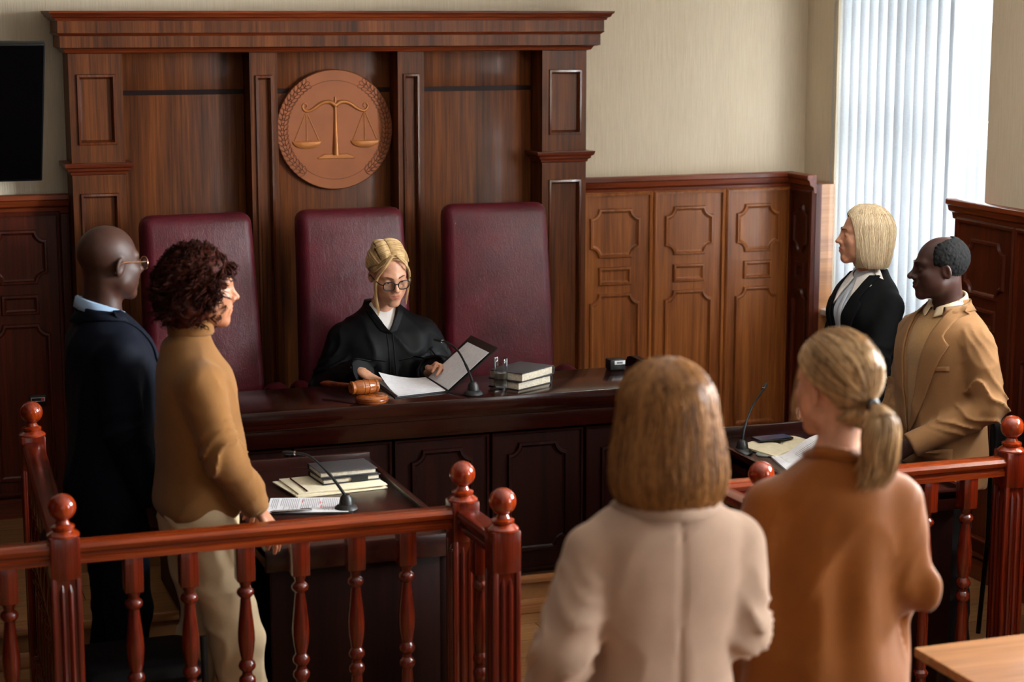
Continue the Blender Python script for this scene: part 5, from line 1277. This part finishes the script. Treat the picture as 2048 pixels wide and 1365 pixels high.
# ---------------- foreground woman in cream blazer
LONGBOB=[(-.185,.104,.086,-.036),(-.17,.118,.100,-.036),(-.13,.130,.112,-.034),(-.08,.127,.116,-.030),(-.02,.115,.115,-.027)]+dome(.106,.113,.022,.138,-.025,-.012)
def cream_woman():
    p=Person('person',(1.600,3.585,0),4,.952,'person seen from behind with long blond bob in cream blazer, in foreground')
    H=(0,.012,1.636); R=rotm(-3,2,0)
    arms=[arm(1,(.165,-.012,1.340),(.178,-.03,1.150),(.05,.18,1.05),r=(.074,.066,.050)),arm(-1,(-.165,-.012,1.340),(-.250,-.045,1.13),(-.285,.05,.90),r=(.074,.068,.052))]
    T=[(r[0],r[1]*(1.04 if r[0]>1.2 else .93),r[2]*1.04,r[3]) for r in Tfem]
    body(p,H,R,dict(jaw=.95,browmat=M['brow_fair']),M['skin_fair'],M['lips_fair'],T,arms,LEGS,(.046,.05,.06),(0,-.02,1.46),.006)
    def fn(P):
        d=top_fn(T,arms,(.07,.06,.05),.016,2.5,.0035,(9,9,5),.012,81)(P)
        return d+.0045*np.exp(-(P[:,0]/.006)**2)*(P[:,1]<0)*(P[:,2]<1.44)
    lo,hi=bounds(T,arms,.70,1.5); ja=p.sdf('blazer',vcut(fn,1.1,1.49,.07,.0,.0),lo,hi,.009,M['cream'])
    lapels(p,fn,1.1,1.48,.07,.0,M['cream'],.08,.66,1,ja)
    neck_band(p,'jacket_collar',[lambda t:(.112,1.440),lambda t:(.085,1.474-.01*t),lambda t:(.078,1.482-.012*t),lambda t:(.070,1.46)],M['cream'],ja,140,(0,-.024),fn=fn)
    p.sdf('shirt',lambda P:np.maximum(loft(P,T,2.2,-.012),1.05-P[:,2]),(-.25,-.2,1.03),(.25,.25,1.52),.010,M['white_shirt'])
    trousers(p,LEGS,M['dark_trouser']); shoes(p,LEGS)
    edge=lambda z:np.where(z>.085,.11,.072-.10*(.085-z))
    loft_hair(p,H,R,LONGBOB,edge,M['hair_dkblond'],2000,-.178,seed=5,rad=.0022,part=.0,groove=.0035,wav=.3)
cream_woman()

# ---------------- foreground woman in rust blouse
def rust_woman():
    p=Person('person',(2.095,3.748,0),16,.958,'person seen from behind with low blond ponytail in rust-brown blouse, in foreground')
    H=(0,.012,1.632); R=rotm(-28,3,0)
    arms=[arm(1,(.145,-.012,1.345),(.182,-.025,1.15),(.12,.19,1.07),r=(.068,.068,.056)),arm(-1,(-.145,-.012,1.345),(-.195,-.02,1.11),(-.18,.12,.93),r=(.068,.068,.06))]
    T=[(.70,.215,.172,-.006),(.85,.208,.165,-.004),(1.02,.184,.136,0),(1.12,.172,.130,.0),(1.24,.174,.136,.006),(1.31,.172,.132,.004),(1.38,.160,.116,-.008),(1.42,.132,.096,-.018),(1.455,.092,.078,-.024),(1.48,.064,.066,-.027),(1.495,.058,.061,-.027)]
    body(p,H,R,dict(jaw=.95,browmat=M['brow_fair']),M['skin_fair'],M['lips_fair'],T,arms,LEGS,(.046,.05,.06),(0,-.02,1.46),.0055)
    f0=top_fn(T,arms,(.07,.07,.055),.03,2.2,.007,(11,11,3),.006,91)
    def fn(P):
        d=f0(P); g=np.clip((1.36-P[:,2])*5,0,1); return d+.016*g*vnoise(P,(15,15,1.6),7)-.010*g*(1-np.abs(vnoise(P,(9,9,1.4),12)))**4
    lo,hi=bounds(T,arms,.70,1.54); bl=p.sdf('blouse',fn,lo,hi,.009,M['rust'])
    neck_band(p,'neck_band',[lambda t:(.066,1.465-.02*t),lambda t:(.061,1.490-.025*t),lambda t:(.060,1.496-.028*t),lambda t:(.064,1.494-.028*t),lambda t:(.070,1.47-.02*t)],M['rust'],bl,178,(0,-.025),.004,40,1.05,fn,.003,0)
    trousers(p,LEGS,M['dark_trouser'],.97,None,(.082,.066,.06)); shoes(p,LEGS)
    hl=lambda ph:np.interp(np.abs(ph),[0,.35,.8,1.2,1.6,2.3,PI],[.85,.92,1.15,1.45,1.66,2.5,2.78])
    tie=(0,-.128,-.030)
    def extra(rg):
        pa=[];n=1000
        for i in range(n):
            a=rg.uniform(0,2*PI); r=math.sqrt(rg.uniform(0,1)); u,v=r*math.cos(a),r*math.sin(a); L=rg.uniform(.8,1.05); w=rg.normal(0,.003,3)
            q=cr([(u*.008,-.118+v*.006,-.028),(u*.018+.004,-.150+v*.014,-.034),(u*.040+.004,-.166+v*.026,-.080*L),(u*.050+.0,-.160+v*.032,-.13*L),(u*.050+.006+w[0],-.145+v*.030,-.18*L),(u*.040+.0+w[0]*3,-.128+v*.026,-.222*L)],5); pa.append(A(*q)+.004*np.stack([np.sin(np.linspace(0,5,len(q))+a),np.cos(np.linspace(0,4,len(q))+a*2),np.zeros(len(q))],1))
        m_=len(pa[0]); out=[tubes(pa,np.array([.0017*math.sin(PI*(.12+.83*k/(m_-1))) for k in range(m_)])[None].repeat(n,0),4)]
        pa=[]
        for i in range(420):  # nape hair combed up to the tie
            u=rg.uniform(-1,1); x=.050*u; q=cr([(x,-.040-.047*math.sqrt(1-.8*u*u),-.088+.022*abs(u)+rg.uniform(-.008,.010)),(x*.9,-.048-.056*math.sqrt(1-.8*u*u),-.058),(x*.55,-.112+.02*abs(u),-.040),(x*.1,-.128,-.031)],6); pa.append(A(*q)+rg.normal(0,.0012,3))
        out.append(tubes(pa,np.array([.0019*(.15+.85*math.sin(PI*(.08+.85*k/(len(pa[0])-1)))) for k in range(len(pa[0]))])[None].repeat(len(pa),0),4)); pa=[]
        for i in range(24):   # wisps beside the cheek
            s=-1; q=cr([(s*.070,.045,.05),(s*.080,.05,.0),(s*.080+rg.normal(0,.004),.055+rg.normal(0,.004),-.05),(s*.074+rg.normal(0,.006),.062,-.085)],4); pa.append(A(*q))
        out.append(tubes(pa,np.full((24,len(pa[0])),.0013),3)); return out
    swept_hair(p,H,R,M['hair_ash'],tie,hl,1700,.014,6,.0017,.004,extra)
    b=MB(); b.tube([tuple(q) for q in to_p(A(*[(.012*math.cos(t),-.134,-.031+.012*math.sin(t)) for t in np.linspace(0,2*PI,17)]),H,R)],.0055,8); p.mb('hair_tie',b,M['dark_plastic'])
rust_woman()
# ------------------------------------------------------------------ light, camera
w=bpy.data.worlds.new('sky'); SC.world=w; w.use_nodes=True
bg=w.node_tree.nodes['Background']; bg.inputs['Color'].default_value=(.93,.97,1.0,1); bg.inputs['Strength'].default_value=1.05
def area(nm,loc,rot,sx,sy,power,col=(1,1,1)):
    l=bpy.data.lights.new(nm,'AREA'); l.shape='RECTANGLE'; l.size=sx; l.size_y=sy; l.energy=power; l.color=col
    o=bpy.data.objects.new(nm,l); COL.objects.link(o); o.location=loc; o.rotation_euler=rot; return o
for k,(y0,y1,z0,z1) in enumerate(WIN):
    area('daylight',(XR+.55,(y0+y1)/2,(z0+z1)/2+.1),(0,math.radians(90+8),0),1.9,y1-y0,(115,950,210)[k],(.95,.97,1.0))
for k,(x0,x1,z0,z1) in enumerate(FW):
    area('daylight',((x0+x1)/2,YF-.45,(z0+z1)/2+.15),(math.radians(90-6),0,0),x1-x0,1.8,(2,3.5)[k],(1.0,.95,.88))
cam=bpy.data.cameras.new('camera'); cam.sensor_width=36; cam.lens=3800/2048*36; cam.clip_start=.1
co=bpy.data.objects.new('camera',cam); COL.objects.link(co); co.location=(0,0,2.4)
co.rotation_euler=(math.radians(90-9.8),0,math.radians(-19.35)); SC.camera=co
cam.dof.use_dof=True; cam.dof.focus_distance=7.3; cam.dof.aperture_fstop=2.8
vs=SC.view_settings; vs.view_transform='Standard'; vs.look='None'; vs.gamma=1; vs.use_curve_mapping=False; vs.exposure=0.2
try: SC.cycles.use_denoising=True
except Exception: pass
